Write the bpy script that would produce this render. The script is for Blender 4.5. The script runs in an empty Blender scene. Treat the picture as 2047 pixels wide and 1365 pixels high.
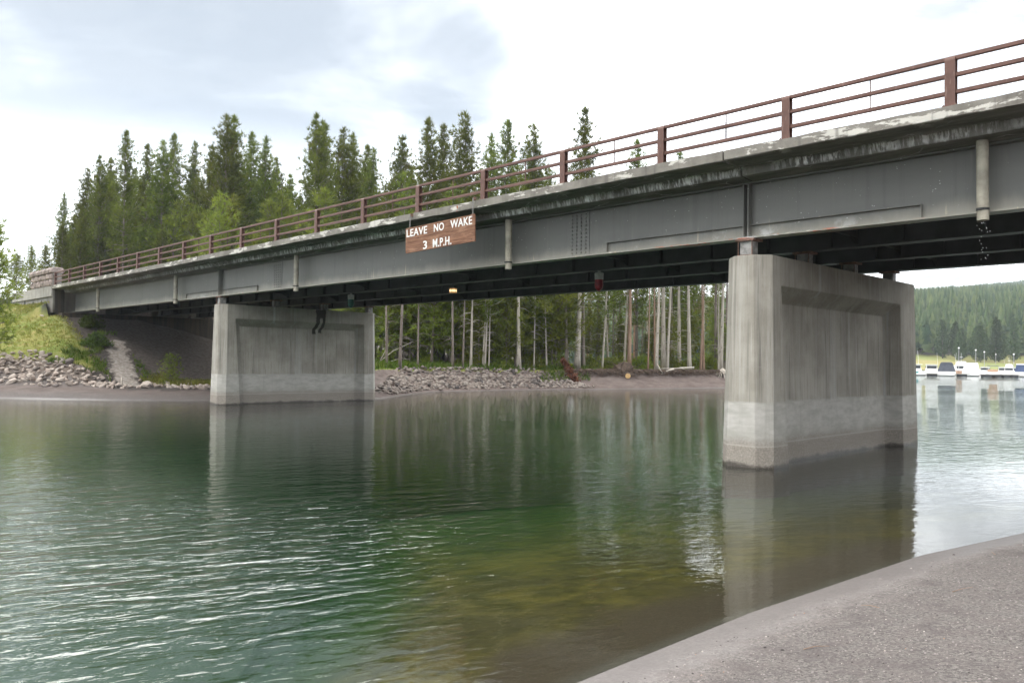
import bpy, bmesh, math, random
import numpy as np
from mathutils import Matrix, Vector

R = math.radians
rnd = random.Random(7)
scene = bpy.context.scene
COL = scene.collection

# ------------------------------------------------------------------ helpers
def link(o):
    COL.objects.link(o)
    return o

def tag(o, label=None, cat=None, group=None, kind=None):
    if label: o['label'] = label
    if cat: o['category'] = cat
    if group: o['group'] = group
    if kind: o['kind'] = kind
    return o

def empty(name, loc=(0, 0, 0), rz=0.0, scale=1.0):
    o = bpy.data.objects.new(name, None)
    o.empty_display_size = 0.3
    o.location = loc
    o.rotation_euler = (0, 0, rz)
    o.scale = (scale,) * 3 if not hasattr(scale, '__len__') else scale
    return link(o)

class MB:
    """collects shapes into one mesh"""
    def __init__(self):
        self.v = []; self.f = []; self.mi = []; self.m = 0
    def add(self, vs, fs):
        b = len(self.v)
        self.v += [tuple(p) for p in vs]
        for f in fs:
            self.f.append([b + i for i in f]); self.mi.append(self.m)
        return self
    def box(self, x0, x1, y0, y1, z0, z1, M=None):
        vs = [(x, y, z) for z in (z0, z1) for y in (y0, y1) for x in (x0, x1)]
        if M is not None: vs = [tuple(M @ Vector(p)) for p in vs]
        return self.add(vs, [(0, 2, 3, 1), (4, 5, 7, 6), (0, 1, 5, 4), (2, 6, 7, 3), (0, 4, 6, 2), (1, 3, 7, 5)])
    def tube(self, pts, rad, n=8, caps=True):
        pts = [Vector(p) for p in pts]
        if not hasattr(rad, '__len__'): rad = [rad] * len(pts)
        vs = []; fs = []
        for i, p in enumerate(pts):
            d = (pts[min(i + 1, len(pts) - 1)] - pts[max(i - 1, 0)])
            d = d.normalized() if d.length > 1e-9 else Vector((0, 0, 1))
            a = Vector((0, 0, 1)) if abs(d.z) < .9 else Vector((1, 0, 0))
            e1 = d.cross(a).normalized(); e2 = d.cross(e1).normalized()
            for k in range(n):
                t = 2 * math.pi * k / n
                vs.append(p + (e1 * math.cos(t) + e2 * math.sin(t)) * rad[i])
        for i in range(len(pts) - 1):
            for k in range(n):
                k2 = (k + 1) % n
                fs.append((i * n + k, i * n + k2, (i + 1) * n + k2, (i + 1) * n + k))
        if caps:
            fs.append(tuple(range(n))[::-1]); fs.append(tuple(range((len(pts) - 1) * n, len(pts) * n)))
        return self.add(vs, fs)
    def prism(self, poly, axis, a, b):
        """poly: 2D points in the plane across axis ('x': (y,z), 'y': (x,z), 'z': (x,y))"""
        def P(q, t):
            return {'x': (t, q[0], q[1]), 'y': (q[0], t, q[1]), 'z': (q[0], q[1], t)}[axis]
        n = len(poly)
        vs = [P(q, a) for q in poly] + [P(q, b) for q in poly]
        fs = [tuple(range(n)), tuple(range(n, 2 * n))[::-1]]
        for i in range(n):
            j = (i + 1) % n
            fs.append((i, n + i, n + j, j))
        return self.add(vs, fs)
    def ball(self, c, r, nu=8, nv=6, sx=1, sy=1, sz=1):
        vs = [(c[0], c[1], c[2] + r * sz)]; fs = []
        for i in range(1, nv):
            a = math.pi * i / nv
            for k in range(nu):
                t = 2 * math.pi * k / nu
                vs.append((c[0] + r * sx * math.sin(a) * math.cos(t), c[1] + r * sy * math.sin(a) * math.sin(t), c[2] + r * sz * math.cos(a)))
        vs.append((c[0], c[1], c[2] - r * sz))
        for k in range(nu):
            fs.append((0, 1 + k, 1 + (k + 1) % nu))
            fs.append((len(vs) - 1, len(vs) - 1 - nu + (k + 1) % nu, len(vs) - 1 - nu + k))
        for i in range(nv - 2):
            for k in range(nu):
                a = 1 + i * nu
                fs.append((a + k, a + nu + k, a + nu + (k + 1) % nu, a + (k + 1) % nu))
        return self.add(vs, fs)
    def mesh(self, name, mats, smooth=False, recalc=True):
        me = bpy.data.meshes.new(name)
        me.from_pydata(self.v, [], self.f)
        if not isinstance(mats, (list, tuple)): mats = [mats]
        for m in mats: me.materials.append(m)
        me.polygons.foreach_set('material_index', self.mi)
        if recalc:
            bm = bmesh.new(); bm.from_mesh(me)
            bmesh.ops.recalc_face_normals(bm, faces=bm.faces)
            bm.to_mesh(me); bm.free()
        if smooth:
            me.polygons.foreach_set('use_smooth', [True] * len(me.polygons))
        me.update()
        return me
    def build(self, name, mats, parent=None, smooth=False, bevel=0.0, recalc=True):
        o = link(bpy.data.objects.new(name, self.mesh(name, mats, smooth, recalc)))
        if parent: o.parent = parent
        if bevel:
            b = o.modifiers.new('bevel', 'BEVEL'); b.width = bevel; b.segments = 2; b.limit_method = 'ANGLE'; b.angle_limit = R(35)
        return o

def np_mesh(name, V, F, mat, smooth=False):
    V = np.asarray(V, np.float32); F = np.asarray(F, np.int32)
    k = F.shape[1]
    me = bpy.data.meshes.new(name)
    me.vertices.add(len(V)); me.vertices.foreach_set('co', V.ravel())
    me.loops.add(F.size); me.loops.foreach_set('vertex_index', F.ravel())
    me.polygons.add(len(F)); me.polygons.foreach_set('loop_start', np.arange(0, F.size, k, dtype=np.int32))
    me.polygons.foreach_set('loop_total', np.full(len(F), k, np.int32))
    if smooth: me.polygons.foreach_set('use_smooth', np.ones(len(F), bool))
    for m in (mat if isinstance(mat, (list, tuple)) else [mat]): me.materials.append(m)
    me.update(calc_edges=True)
    return me

# ------------------------------------------------------------------ materials
class NT:
    def __init__(self, tree): self.t = tree
    def n(self, typ, **kw):
        nd = self.t.nodes.new(typ)
        for k, v in kw.items():
            if k.startswith('i_'):
                key = k[2:]; key = int(key) if key.isdigit() else key.replace('_', ' ')
                self.set(nd, key, v)
            else: setattr(nd, k, v)
        return nd
    def set(self, nd, key, v):
        s = nd.inputs[key]
        if isinstance(v, bpy.types.NodeSocket): self.t.links.new(v, s)
        else: s.default_value = v
    def noise(self, vec, scale, detail=4, rough=.55, dist=0.0):
        nd = self.n('ShaderNodeTexNoise'); self.set(nd, 'Vector', vec); self.set(nd, 'Scale', scale)
        self.set(nd, 'Detail', detail); self.set(nd, 'Roughness', rough); self.set(nd, 'Distortion', dist)
        return nd.outputs['Fac']
    def ss(self, x, a, b, lo=0.0, hi=1.0):
        nd = self.n('ShaderNodeMapRange', interpolation_type='SMOOTHSTEP')
        self.set(nd, 'Value', x); self.set(nd, 'From Min', a); self.set(nd, 'From Max', b)
        self.set(nd, 'To Min', lo); self.set(nd, 'To Max', hi)
        return nd.outputs[0]
    def math(self, op, a, b=0.0, c=None):
        nd = self.n('ShaderNodeMath', operation=op); self.set(nd, 0, a); self.set(nd, 1, b)
        if c is not None: self.set(nd, 2, c)
        return nd.outputs[0]
    def mix(self, fac, a, b, mode='MIX'):
        nd = self.n('ShaderNodeMix', data_type='RGBA', blend_type=mode)
        self.set(nd, 0, fac)
        for i, v in ((6, a), (7, b)):
            if not isinstance(v, bpy.types.NodeSocket): v = (*v, 1.0)[:4]
            self.set(nd, i, v)
        return nd.outputs[2]
    def scl(self, vec, s):
        nd = self.n('ShaderNodeVectorMath', operation='MULTIPLY'); self.set(nd, 0, vec); self.set(nd, 1, s)
        return nd.outputs[0]
    def bump(self, h, strength=.3, dist=.02):
        nd = self.n('ShaderNodeBump'); self.set(nd, 'Height', h); self.set(nd, 'Strength', strength); self.set(nd, 'Distance', dist)
        return nd.outputs[0]
    def attr(self, name):
        return self.n('ShaderNodeAttribute', attribute_name=name).outputs['Fac']

def material(name):
    m = bpy.data.materials.new(name); m.use_nodes = True
    m.node_tree.nodes.clear()
    t = NT(m.node_tree)
    out = t.n('ShaderNodeOutputMaterial')
    return m, t, out

def principled(t, out, color, rough=.8, normal=None, metallic=0.0, spec=.4):
    b = t.n('ShaderNodeBsdfPrincipled')
    if not isinstance(color, bpy.types.NodeSocket): color = (*color, 1.0)[:4]
    t.set(b, 'Base Color', color); t.set(b, 'Roughness', rough); t.set(b, 'Metallic', metallic)
    t.set(b, 'Specular IOR Level', spec)
    if normal is not None: t.set(b, 'Normal', normal)
    t.t.links.new(b.outputs[0], out.inputs[0])
    return b

def coords(t, which='Object'):
    return t.n('ShaderNodeTexCoord').outputs[which]

def sep(t, vec):
    s = t.n('ShaderNodeSeparateXYZ'); t.set(s, 0, vec); return s.outputs

def simple(name, col, rough=.7, var=.25, scale=8.0, bump=.0, metallic=0.0, which='Object', spec=.4):
    m, t, out = material(name)
    c = coords(t, which)
    n = t.noise(c, scale, 5, .6)
    dark = tuple(v * (1 - var) for v in col); lite = tuple(min(1, v * (1 + var)) for v in col)
    colr = t.mix(t.ss(n, .3, .7), dark, lite)
    nm = t.bump(t.noise(c, scale * 5, 4), bump, .02) if bump else None
    principled(t, out, colr, rough, nm, metallic, spec)
    return m

# --- concrete of the piers (object space: x along bridge, y across, z up from the water)
def mat_pier():
    m, t, out = material('weathered_concrete')
    c = coords(t); x, y, z = sep(t, c)
    base = t.mix(t.ss(t.noise(c, .9, 6, .6), .32, .68), (.29, .268, .226), (.42, .392, .342))
    # board and rain streaks
    st = t.noise(t.scl(c, (6.0, 6.0, .16)), 1.0, 6, .62)
    base = t.mix(t.ss(st, .48, .74, 0, .7), base, (.47, .45, .405))
    st2 = t.noise(t.scl(c, (3.0, 3.0, .12)), 1.0, 5, .6, .3)
    base = t.mix(t.ss(st2, .53, .75, 0, .5), base, (.105, .096, .082))
    st3 = t.noise(t.scl(c, (14, 14, .3)), 1.0, 3, .5)
    base = t.mix(t.ss(st3, .58, .76, 0, .45), base, (.10, .095, .085))
    # broad white lime run
    lime = t.noise(t.scl(c, (1.6, 1.6, .05)), 1.0, 3, .5)
    lm = t.math('MULTIPLY', t.ss(lime, .60, .68), t.ss(st, .35, .6))
    base = t.mix(t.math('MULTIPLY', lm, .8), base, (.52, .53, .54))
    # form boards and fine drips
    bw = t.math('FRACT', t.math('MULTIPLY', t.math('ADD', y, t.math('MULTIPLY', x, .9)), 6.2))
    bl = t.math('MULTIPLY', t.ss(bw, .0, .045, 1, 0), t.ss(t.noise(t.scl(c, (1.5, 1.5, .5)), 1.0, 3), .42, .6, 0, .55))
    base = t.mix(bl, base, (.13, .12, .105))
    fd = t.noise(t.scl(c, (26, 26, .55)), 1.0, 4, .7)
    base = t.mix(t.ss(fd, .57, .70, 0, .55), base, (.49, .47, .43))
    base = t.mix(t.ss(fd, .43, .32, 0, .5), base, (.12, .11, .095))
    # pour joints
    wz = t.math('ADD', z, t.math('MULTIPLY', t.noise(t.scl(c, (1.2, 1.2, .2)), 1.0, 4), .035))
    pj = t.math('MULTIPLY', t.ss(wz, 2.03, 2.05), t.ss(wz, 2.05, 2.07, 1, 0))
    base = t.mix(t.math('MULTIPLY', pj, .35), base, (.35, .33, .30))
    # tide band
    edge = t.math('ADD', z, t.math('MULTIPLY', t.math('SUBTRACT', t.noise(t.scl(c, (1, 1, 2)), 2.2, 6, .7), .5), .13))
    clean = t.mix(t.ss(t.noise(t.scl(c, (2.5, 2.5, 7)), 1.0, 5, .6), .3, .7), (.40, .385, .35), (.53, .51, .475))
    clean = t.mix(t.ss(st, .52, .7, 0, .35), clean, (.30, .29, .26))
    base = t.mix(t.ss(edge, 1.27, 1.35, 1, 0), base, clean)
    low = t.mix(t.ss(t.noise(c, 26, 5, .7), .35, .7), (.20, .17, .14), (.36, .32, .275))
    e2 = t.math('ADD', z, t.math('MULTIPLY', t.math('SUBTRACT', t.noise(t.scl(c, (.7, .7, 4)), 1.0, 4), .5), .22))
    base = t.mix(t.ss(e2, .36, .72, .85, 0), base, low)
    l1 = t.math('MULTIPLY', t.ss(wz, .43, .45), t.ss(wz, .455, .49, 1, 0))
    base = t.mix(t.math('MULTIPLY', l1, .6), base, (.46, .42, .37))
    e3 = t.math('ADD', z, t.math('MULTIPLY', t.math('SUBTRACT', t.noise(c, 1.1, 5, .7), .5), .40))
    base = t.mix(t.ss(e3, .02, .12, .9, 0), base, (.055, .045, .038))
    spk = t.ss(t.noise(c, 70, 3, .6), .60, .68)
    base = t.mix(t.math('MULTIPLY', spk, t.ss(z, .1, .45, .8, 0)), base, (.42, .38, .33))
    bp = t.bump(t.math('ADD', t.noise(c, 34, 5, .65), t.math('MULTIPLY', st3, .6)), .35, .012)
    principled(t, out, base, t.ss(e3, .04, .16, .35, .88), bp, 0, .35)
    return m

def mat_pier_stain():
    m = mat_pier(); m.name = 'stained_concrete'
    nt = m.node_tree; t = NT(nt)
    b = [n for n in nt.nodes if n.type == 'BSDF_PRINCIPLED'][0]
    src = b.inputs['Base Color'].links[0].from_socket
    c = coords(t); x, y, z = sep(t, c)
    # a dark wet leak: wide at the top, splitting in two runs and kinking where the wall steps back
    w1 = t.math('MULTIPLY', t.math('SUBTRACT', t.noise(t.scl(c, (2, 2, 2.2)), 1.0, 3), .5), .24)
    yy = t.math('ADD', y, w1)
    def run(y0, y1, zl):
        a = t.math('MULTIPLY', t.ss(yy, y0, y0 + .03), t.ss(yy, y1, y1 + .03, 1, 0))
        return t.math('MULTIPLY', a, t.ss(t.math('ADD', z, w1), zl, zl + .1))
    k = t.math('MAXIMUM', run(5.55, 6.08, 3.82), t.math('MAXIMUM', run(5.58, 5.76, 3.12), run(5.90, 6.08, 3.2)))
    k = t.math('MULTIPLY', k, t.ss(x, 0.0, .02))
    nt.links.new(t.mix(t.math('MULTIPLY', k, .93), src, (.018, .013, .010)), b.inputs['Base Color'])
    return m

def mat_deck():
    m, t, out = material('deck_concrete')
    c = coords(t); x, y, z = sep(t, c)
    base = t.mix(t.ss(t.noise(c, 1.3, 6, .65), .3, .7), (.15, .137, .118), (.28, .262, .23))
    # outer face: pale scaling patches and drip lines
    pt = t.noise(t.scl(c, (.9, .9, 3.0)), 1.0, 8, .66, .25)
    base = t.mix(t.ss(pt, .535, .56), base, (.56, .54, .49))
    base = t.mix(t.ss(t.noise(t.scl(c, (7, 7, .6)), 1.0, 4), .55, .72, 0, .6), base, (.12, .11, .10))
    base = t.mix(t.ss(t.noise(c, 2.7, 2), .715, .73), base, (.33, .12, .05))
    # underside zone
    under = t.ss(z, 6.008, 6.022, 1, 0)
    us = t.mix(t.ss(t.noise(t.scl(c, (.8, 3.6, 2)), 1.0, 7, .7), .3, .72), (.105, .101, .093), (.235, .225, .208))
    wv = t.n('ShaderNodeTexNoise'); t.set(wv, 'Vector', c); t.set(wv, 'Scale', 1.6); t.set(wv, 'Detail', 3.0)
    vm = t.n('ShaderNodeVectorMath', operation='MULTIPLY_ADD'); t.set(vm, 0, wv.outputs['Color']); t.set(vm, 1, (.9, .9, .9)); t.set(vm, 2, t.scl(c, (.62, 1.5, 1.2)))
    vo = t.n('ShaderNodeTexVoronoi', feature='DISTANCE_TO_EDGE'); t.set(vo, 'Vector', vm.outputs[0]); t.set(vo, 'Scale', 1.0)
    crack = t.math('MULTIPLY', t.ss(vo.outputs['Distance'], .006, .022, 1, 0), t.ss(t.noise(c, .9, 2), .42, .58))
    us = t.mix(t.math('MULTIPLY', crack, .75), us, (.50, .50, .48))
    # lime curtains on the step
    wob = t.math('MULTIPLY', t.math('SUBTRACT', t.noise(t.scl(c, (1.1, 0, 0)), 1.0, 5, .65), .5), .28)
    up = t.ss(t.math('ADD', z, wob), 5.985, 6.01, 1, 0)
    dn = t.ss(t.math('ADD', z, t.math('MULTIPLY', t.noise(t.scl(c, (9, 0, 0)), 1.0, 3), .16)), 5.90, 5.96)
    face = t.math('MULTIPLY', t.ss(y, .60, .63), t.ss(y, .72, .75, 1, 0))
    pres = t.ss(t.noise(t.scl(c, (.45, 0, 0)), 1.0, 3), .40, .56)
    fade = t.ss(x, -45, -10, .35, 1.0)
    stri = t.ss(t.math('ADD', t.noise(t.scl(c, (13, 0, 3)), 1.0, 4, .7), t.math('MULTIPLY', t.noise(t.scl(c, (2.2, 0, 0)), 1.0, 3), .5)), .68, .86)
    lime = t.math('MULTIPLY', t.math('MULTIPLY', t.math('MULTIPLY', up, dn), t.math('MULTIPLY', face, pres)), t.math('MULTIPLY', stri, fade))
    us = t.mix(lime, us, (.90, .91, .92))
    lm2 = t.math('MULTIPLY', t.math('MULTIPLY', t.ss(y, .44, .62), t.ss(y, .66, .68, 1, 0)), t.ss(t.noise(t.scl(c, (2.6, 7, 0)), 1.0, 5, .7), .56, .66))
    us = t.mix(t.math('MULTIPLY', t.math('MULTIPLY', lm2, fade), .55), us, (.6, .6, .6))
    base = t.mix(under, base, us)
    bp = t.bump(t.math('ADD', t.noise(c, 22, 6, .65), t.math('MULTIPLY', pt, 1.4)), .5, .015)
    principled(t, out, base, .88, bp, 0, .3)
    return m

def mat_girder():
    m, t, out = material('grey_girder_paint')
    c = coords(t); x, y, z = sep(t, c)
    base = t.mix(t.ss(t.noise(t.scl(c, (.25, .25, .9)), 1.0, 5, .6), .3, .7), (.120, .121, .110), (.152, .153, .140))
    base = t.mix(t.ss(t.noise(t.scl(c, (5, 5, .12)), 1.0, 5, .65), .50, .74, 0, .45), base, (.085, .085, .078))
    base = t.mix(t.ss(t.noise(t.scl(c, (3, 3, .2)), 1.0, 6, .7), .58, .75, 0, .35), base, (.24, .225, .19))
    # road dust settled low on the web, in drips
    dz = t.math('ADD', z, t.math('MULTIPLY', t.noise(t.scl(c, (1.3, 1.3, .25)), 1.0, 5, .7), -.45))
    base = t.mix(t.ss(dz, 4.42, 4.78, .8, 0), base, (.33, .315, .265))
    drip = t.math('MULTIPLY', t.ss(t.noise(t.scl(c, (9, 9, .5)), 1.0, 4), .64, .70), t.ss(z, 4.7, 5.1, .7, 0))
    base = t.mix(drip, base, (.50, .44, .31))
    # chalky and rusty patches near the bearings
    n1 = t.noise(c, 2.2, 5, .65)
    nearb = t.math('MAXIMUM', t.ss(t.math('ABSOLUTE', t.math('ADD', x, 4.1)), .5, 4.2, 1, 0), t.ss(t.math('ABSOLUTE', t.math('ADD', x, 29.0)), .5, 4.5, 1, 0))
    chalk = t.math('MULTIPLY', t.ss(n1, .52, .66), t.math('MULTIPLY', t.ss(z, 4.72, 4.92, 1, 0), nearb))
    base = t.mix(t.math('MULTIPLY', chalk, .75), base, (.55, .55, .54))
    flk = t.math('MULTIPLY', t.ss(t.noise(t.scl(c, (2.2, 2.2, 16)), 1.0, 5, .7), .57, .61), t.ss(z, 4.67, 4.71, 1, 0))
    base = t.mix(t.math('MULTIPLY', flk, nearb), base, (.46, .13, .065))
    flw = t.math('MULTIPLY', t.ss(t.noise(t.scl(c, (1.1, 1.1, 9)), 1.0, 4, .7), .60, .63), t.ss(z, 4.69, 4.74, 1, 0))
    base = t.mix(t.math('MULTIPLY', flw, .8), base, (.66, .62, .54))
    spk = t.ss(t.noise(c, 20, 1, .5), .765, .785)
    base = t.mix(spk, base, (.45, .45, .43))
    bp = t.bump(t.noise(t.scl(c, (.6, .6, .6)), 1.0, 3), .25, .03)
    principled(t, out, base, .5, bp, 0, .45)
    return m

def mat_rail():
    m, t, out = material('brown_rail_paint')
    c = coords(t)
    col = t.mix(t.ss(t.noise(t.scl(c, (3, 3, 3)), 1.0, 6, .65), .3, .7), (.098, .046, .034), (.150, .074, .055))
    col = t.mix(t.ss(t.noise(t.scl(c, (26, 26, 4)), 1.0, 3, .6), .60, .72, 0, .5), col, (.28, .18, .15))
    principled(t, out, col, .55, t.bump(t.noise(c, 45, 3), .15, .005), 0, .4)
    return m

def mat_wood():
    m, t, out = material('weathered_sign_wood')
    c = coords(t)
    g = t.noise(t.scl(c, (.9, 3, 26)), 1.0, 6, .65, .6)
    col = t.mix(t.ss(g, .3, .7), (.115, .050, .028), (.285, .145, .085))
    col = t.mix(t.ss(t.noise(t.scl(c, (1.6, 1, 5)), 1.0, 5, .6), .5, .68, 0, .8), col, (.33, .185, .115))
    col = t.mix(t.ss(t.noise(t.scl(c, (3.0, 1, 40)), 1.0, 3, .6), .62, .70), col, (.03, .014, .010))
    principled(t, out, col, .75, t.bump(g, .4, .006), 0, .3)
    return m

def mat_needles(name, dark, lite, dry=.0, drycol=(.20, .11, .03)):
    m, t, out = material(name)
    c = coords(t)
    oi = t.n('ShaderNodeObjectInfo').outputs['Random']
    n = t.noise(c, .75, 3, .55)
    col = t.mix(t.ss(n, .35, .66), dark, lite)
    g = t.n('ShaderNodeNewGeometry').outputs['Random Per Island']
    col = t.mix(t.math('MULTIPLY', g, .45), col, tuple(v * 1.7 for v in lite))
    hs = t.n('ShaderNodeHueSaturation'); t.set(hs, 'Color', col)
    t.set(hs, 'Hue', t.ss(oi, 0, 1, .485, .512)); t.set(hs, 'Value', t.ss(oi, 0, 1, .75, 1.25)); t.set(hs, 'Saturation', t.ss(g, 0, 1, .85, 1.05))
    col = hs.outputs[0]
    if dry:
        col = t.mix(t.math('MULTIPLY', t.ss(t.noise(c, .5, 3), .62, .72), dry), col, drycol)
    d = t.n('ShaderNodeBsdfDiffuse'); t.set(d, 'Color', col)
    tr = t.n('ShaderNodeBsdfTranslucent'); t.set(tr, 'Color', col)
    mx = t.n('ShaderNodeMixShader'); t.set(mx, 0, .42)
    t.t.links.new(d.outputs[0], mx.inputs[1]); t.t.links.new(tr.outputs[0], mx.inputs[2])
    t.t.links.new(mx.outputs[0], out.inputs[0])
    return m

def mat_bark(name, a, b):
    m, t, out = material(name)
    c = coords(t)
    col = t.mix(t.ss(t.noise(t.scl(c, (5, 5, .8)), 1.0, 6, .65), .3, .7), a, b)
    col = t.mix(t.ss(t.noise(c, 5, 2), .66, .70), col, tuple(v * .3 for v in a))
    principled(t, out, col, .9, t.bump(t.noise(t.scl(c, (9, 9, 2)), 1.0, 5), .5, .02), 0, .2)
    return m

def mat_rock(name='riprap_stone', k_=1.0):
    m, t, out = material(name)
    c = coords(t)
    oi = t.n('ShaderNodeObjectInfo').outputs['Random']
    isl = t.n('ShaderNodeNewGeometry').outputs['Random Per Island']
    r = t.math('FRACT', t.math('ADD', oi, isl))
    col = t.mix(r, (.37, .30, .255), (.50, .44, .385))
    col = t.mix(t.ss(r, .72, .95), col, (.13, .11, .102))
    col = t.mix(t.ss(t.noise(c, 5, 5, .65), .45, .72, 0, .6), col, (.20, .165, .145))
    if k_ != 1: col = t.mix(1.0, col, (k_, k_ * 1.01, k_ * 1.02), 'MULTIPLY')
    principled(t, out, col, .92, t.bump(t.noise(c, 14, 5, .65), .5, .03), 0, .25)
    return m

M = dict(
    pier=mat_pier(), pier_stain=mat_pier_stain(), deck=mat_deck(), girder=mat_girder(), rail=mat_rail(), wood=mat_wood(),
    rock=mat_rock(), rock_grey=mat_rock('grey_bank_stone', .62),
    pipe=simple('dusty_drain_pipe', (.36, .335, .27), .6, .35, 2.2),
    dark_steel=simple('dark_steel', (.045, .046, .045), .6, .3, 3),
    shaded_girder=simple('shaded_girder_paint', (.052, .054, .054), .6, .3, 1.2),  # girder grey again, darkened for the shade beneath the deck
    rusty=simple('rusty_bearing_steel', (.21, .125, .095), .8, .5, 9, .3),
    bearing=simple('grey_bearing_steel', (.27, .265, .25), .6, .4, 7, .2),
    chain=simple('galvanised_chain', (.33, .32, .31), .5, .3, 20, 0, .6),
    white_letter=simple('white_letter_paint', (.80, .79, .76), .7, .08, 14),
    white=simple('white_gelcoat', (.80, .80, .79), .3, .04, 2),
    canvas=simple('dark_blue_canvas', (.075, .082, .105), .8, .2, 3),
    canvas_blue=simple('blue_canvas', (.05, .075, .16), .8, .2, 3),
    boatglass=simple('boat_window', (.03, .035, .04), .12, .2, 2),
    teal=simple('teal_hull_stripe', (.02, .28, .30), .35, .1, 2),
    tan=simple('tan_vinyl', (.42, .26, .17), .7, .2, 4),
    black=simple('black_float', (.025, .025, .028), .6, .3, 5),
    dockwood=simple('grey_dock_planks', (.34, .32, .29), .85, .3, 6),
    alu=simple('grey_metal_pole', (.48, .48, .48), .4, .1, 5, 0, .5),
    redglass=simple('red_lens', (.22, .004, .010), .35, .3, 9),
    greenglass=simple('green_lens', (.0, .085, .062), .35, .3, 9),
    greybox=simple('grey_lamp_housing', (.46, .47, .46), .5, .2, 9),
    wall_stone=simple('pinkish_rubble_stone', (.30, .245, .225), .9, .4, 4.5, .6),
    mortar=simple('grey_mortar', (.24, .22, .20), .95, .3, 10, .4),
    cliffroot=simple('brown_roots', (.115, .082, .062), .95, .5, 9, .5),
    driftwood=simple('bleached_driftwood', (.47, .42, .36), .9, .35, 5, .4),
    cutwood=simple('fresh_cut_wood', (.62, .40, .18), .8, .18, 6),
    deadred=simple('dead_red_needles', (.13, .048, .024), .9, .5, 5),
    shrub=mat_needles('shrub_leaves', (.045, .075, .016), (.11, .16, .03)),
    needles=mat_needles('pine_needles', (.042, .060, .011), (.150, .180, .028), .3),
    needles_young=mat_needles('young_pine_needles', (.085, .120, .019), (.210, .240, .038), .5),
    needles_blue=mat_needles('distant_pine_needles', (.046, .068, .034), (.088, .120, .050)),
    bark=mat_bark('grey_brown_bark', (.13, .105, .088), (.27, .23, .20)),
    bark_pale=mat_bark('bare_pale_trunk', (.32, .28, .235), (.52, .47, .40)),
    bark_orange=mat_bark('orange_brown_bark', (.20, .125, .085), (.36, .25, .18)),
    asphalt=simple('asphalt', (.05, .05, .05), .9, .3, 20, .3),
)
def mat_lamp():
    m, t, out = material('lit_yellow_lens')
    e = t.n('ShaderNodeEmission'); t.set(e, 0, (1.0, .55, .20, 1)); t.set(e, 1, .62)
    t.t.links.new(e.outputs[0], out.inputs[0]); return m
M['lamp'] = mat_lamp()
def mat_bulb():
    m, t, out = material('lit_bulb')
    e = t.n('ShaderNodeEmission'); t.set(e, 0, (1.0, .80, .42, 1)); t.set(e, 1, 1.6)
    t.t.links.new(e.outputs[0], out.inputs[0]); return m
M['bulb'] = mat_bulb()

# ------------------------------------------------------------------ camera, sky, sun
CAM_H = 2.1; FPX = 1585.0
pit = math.atan((719.2 - 682.5) / FPX); rol = math.atan(.01465)
r0 = Vector((1, 0, 0)); f0 = Vector((0, math.cos(pit), math.sin(pit))); u0 = Vector((0, -math.sin(pit), math.cos(pit)))
rr = r0 * math.cos(rol) + u0 * math.sin(rol); uu = u0 * math.cos(rol) - r0 * math.sin(rol)
cam = bpy.data.cameras.new('camera'); cam.sensor_width = 36; cam.lens = 36 * FPX / 2047
cam.clip_start = .1; cam.clip_end = 6000
co = link(bpy.data.objects.new('camera', cam))
co.matrix_world = Matrix(((rr.x, uu.x, -f0.x, 0), (rr.y, uu.y, -f0.y, 0), (rr.z, uu.z, -f0.z, CAM_H), (0, 0, 0, 1)))
scene.camera = co

SUN_EL = R(48); SUN_AZ = math.atan2(-.78, -.55)       # azimuth from +Y towards +X
sd = Vector((math.sin(SUN_AZ) * math.cos(SUN_EL), math.cos(SUN_AZ) * math.cos(SUN_EL), math.sin(SUN_EL)))
sl = bpy.data.lights.new('sun', 'SUN'); sl.energy = 1.5; sl.angle = R(14); sl.color = (1.0, .95, .87)
so = link(bpy.data.objects.new('sun', sl)); so.rotation_euler = sd.to_track_quat('Z', 'Y').to_euler()

w = bpy.data.worlds.new('World'); scene.world = w; w.use_nodes = True
w.node_tree.nodes.clear(); t = NT(w.node_tree)
wo = t.n('ShaderNodeOutputWorld'); bg = t.n('ShaderNodeBackground'); t.set(bg, 'Strength', .1)
sky = t.n('ShaderNodeTexSky', sky_type='NISHITA', sun_disc=False, sun_elevation=SUN_EL, sun_rotation=SUN_AZ)
d = coords(t, 'Generated'); dx, dy, dz = sep(t, d)
zz = t.math('ADD', t.math('MAXIMUM', dz, 0.0), .22)
cv = t.n('ShaderNodeCombineXYZ'); t.set(cv, 0, t.math('DIVIDE', dx, zz)); t.set(cv, 1, t.math('DIVIDE', dy, zz))
pv = cv.outputs[0]
n1 = t.noise(t.scl(pv, (1.0, 1.35, 1)), 1.5, 8, .54, .3)
def blob(v, lo, hi):
    vm = t.n('ShaderNodeVectorMath', operation='DOT_PRODUCT'); t.set(vm, 0, d); t.set(vm, 1, Vector(v).normalized())
    return t.ss(vm.outputs['Value'], lo, hi)
b1 = blob((-.34, .86, .385), .953, .996); b1b = blob((-.50, .80, .33), .975, .998); b2 = blob((-.09, .935, .345), .992, .9995); b3 = blob((-.20, .87, .40), .975, .998)
bias = t.math('MAXIMUM', t.math('MAXIMUM', b1, t.math('MULTIPLY', b1b, .75)), t.math('MAXIMUM', t.math('MULTIPLY', b2, .85), t.math('MULTIPLY', b3, .9)))
grey = t.ss(t.math('ADD', n1, t.math('MULTIPLY', bias, .44)), .56, .98)
faint = t.math('POWER', t.ss(t.noise(t.scl(pv, (.9, 1.2, 1)), 1.9, 7, .58), .50, .70), .35)
grey = t.math('POWER', t.math('MULTIPLY', grey, t.math('MULTIPLY', t.ss(dz, .185, .285), t.ss(dz, .52, .43))), .42)
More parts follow.
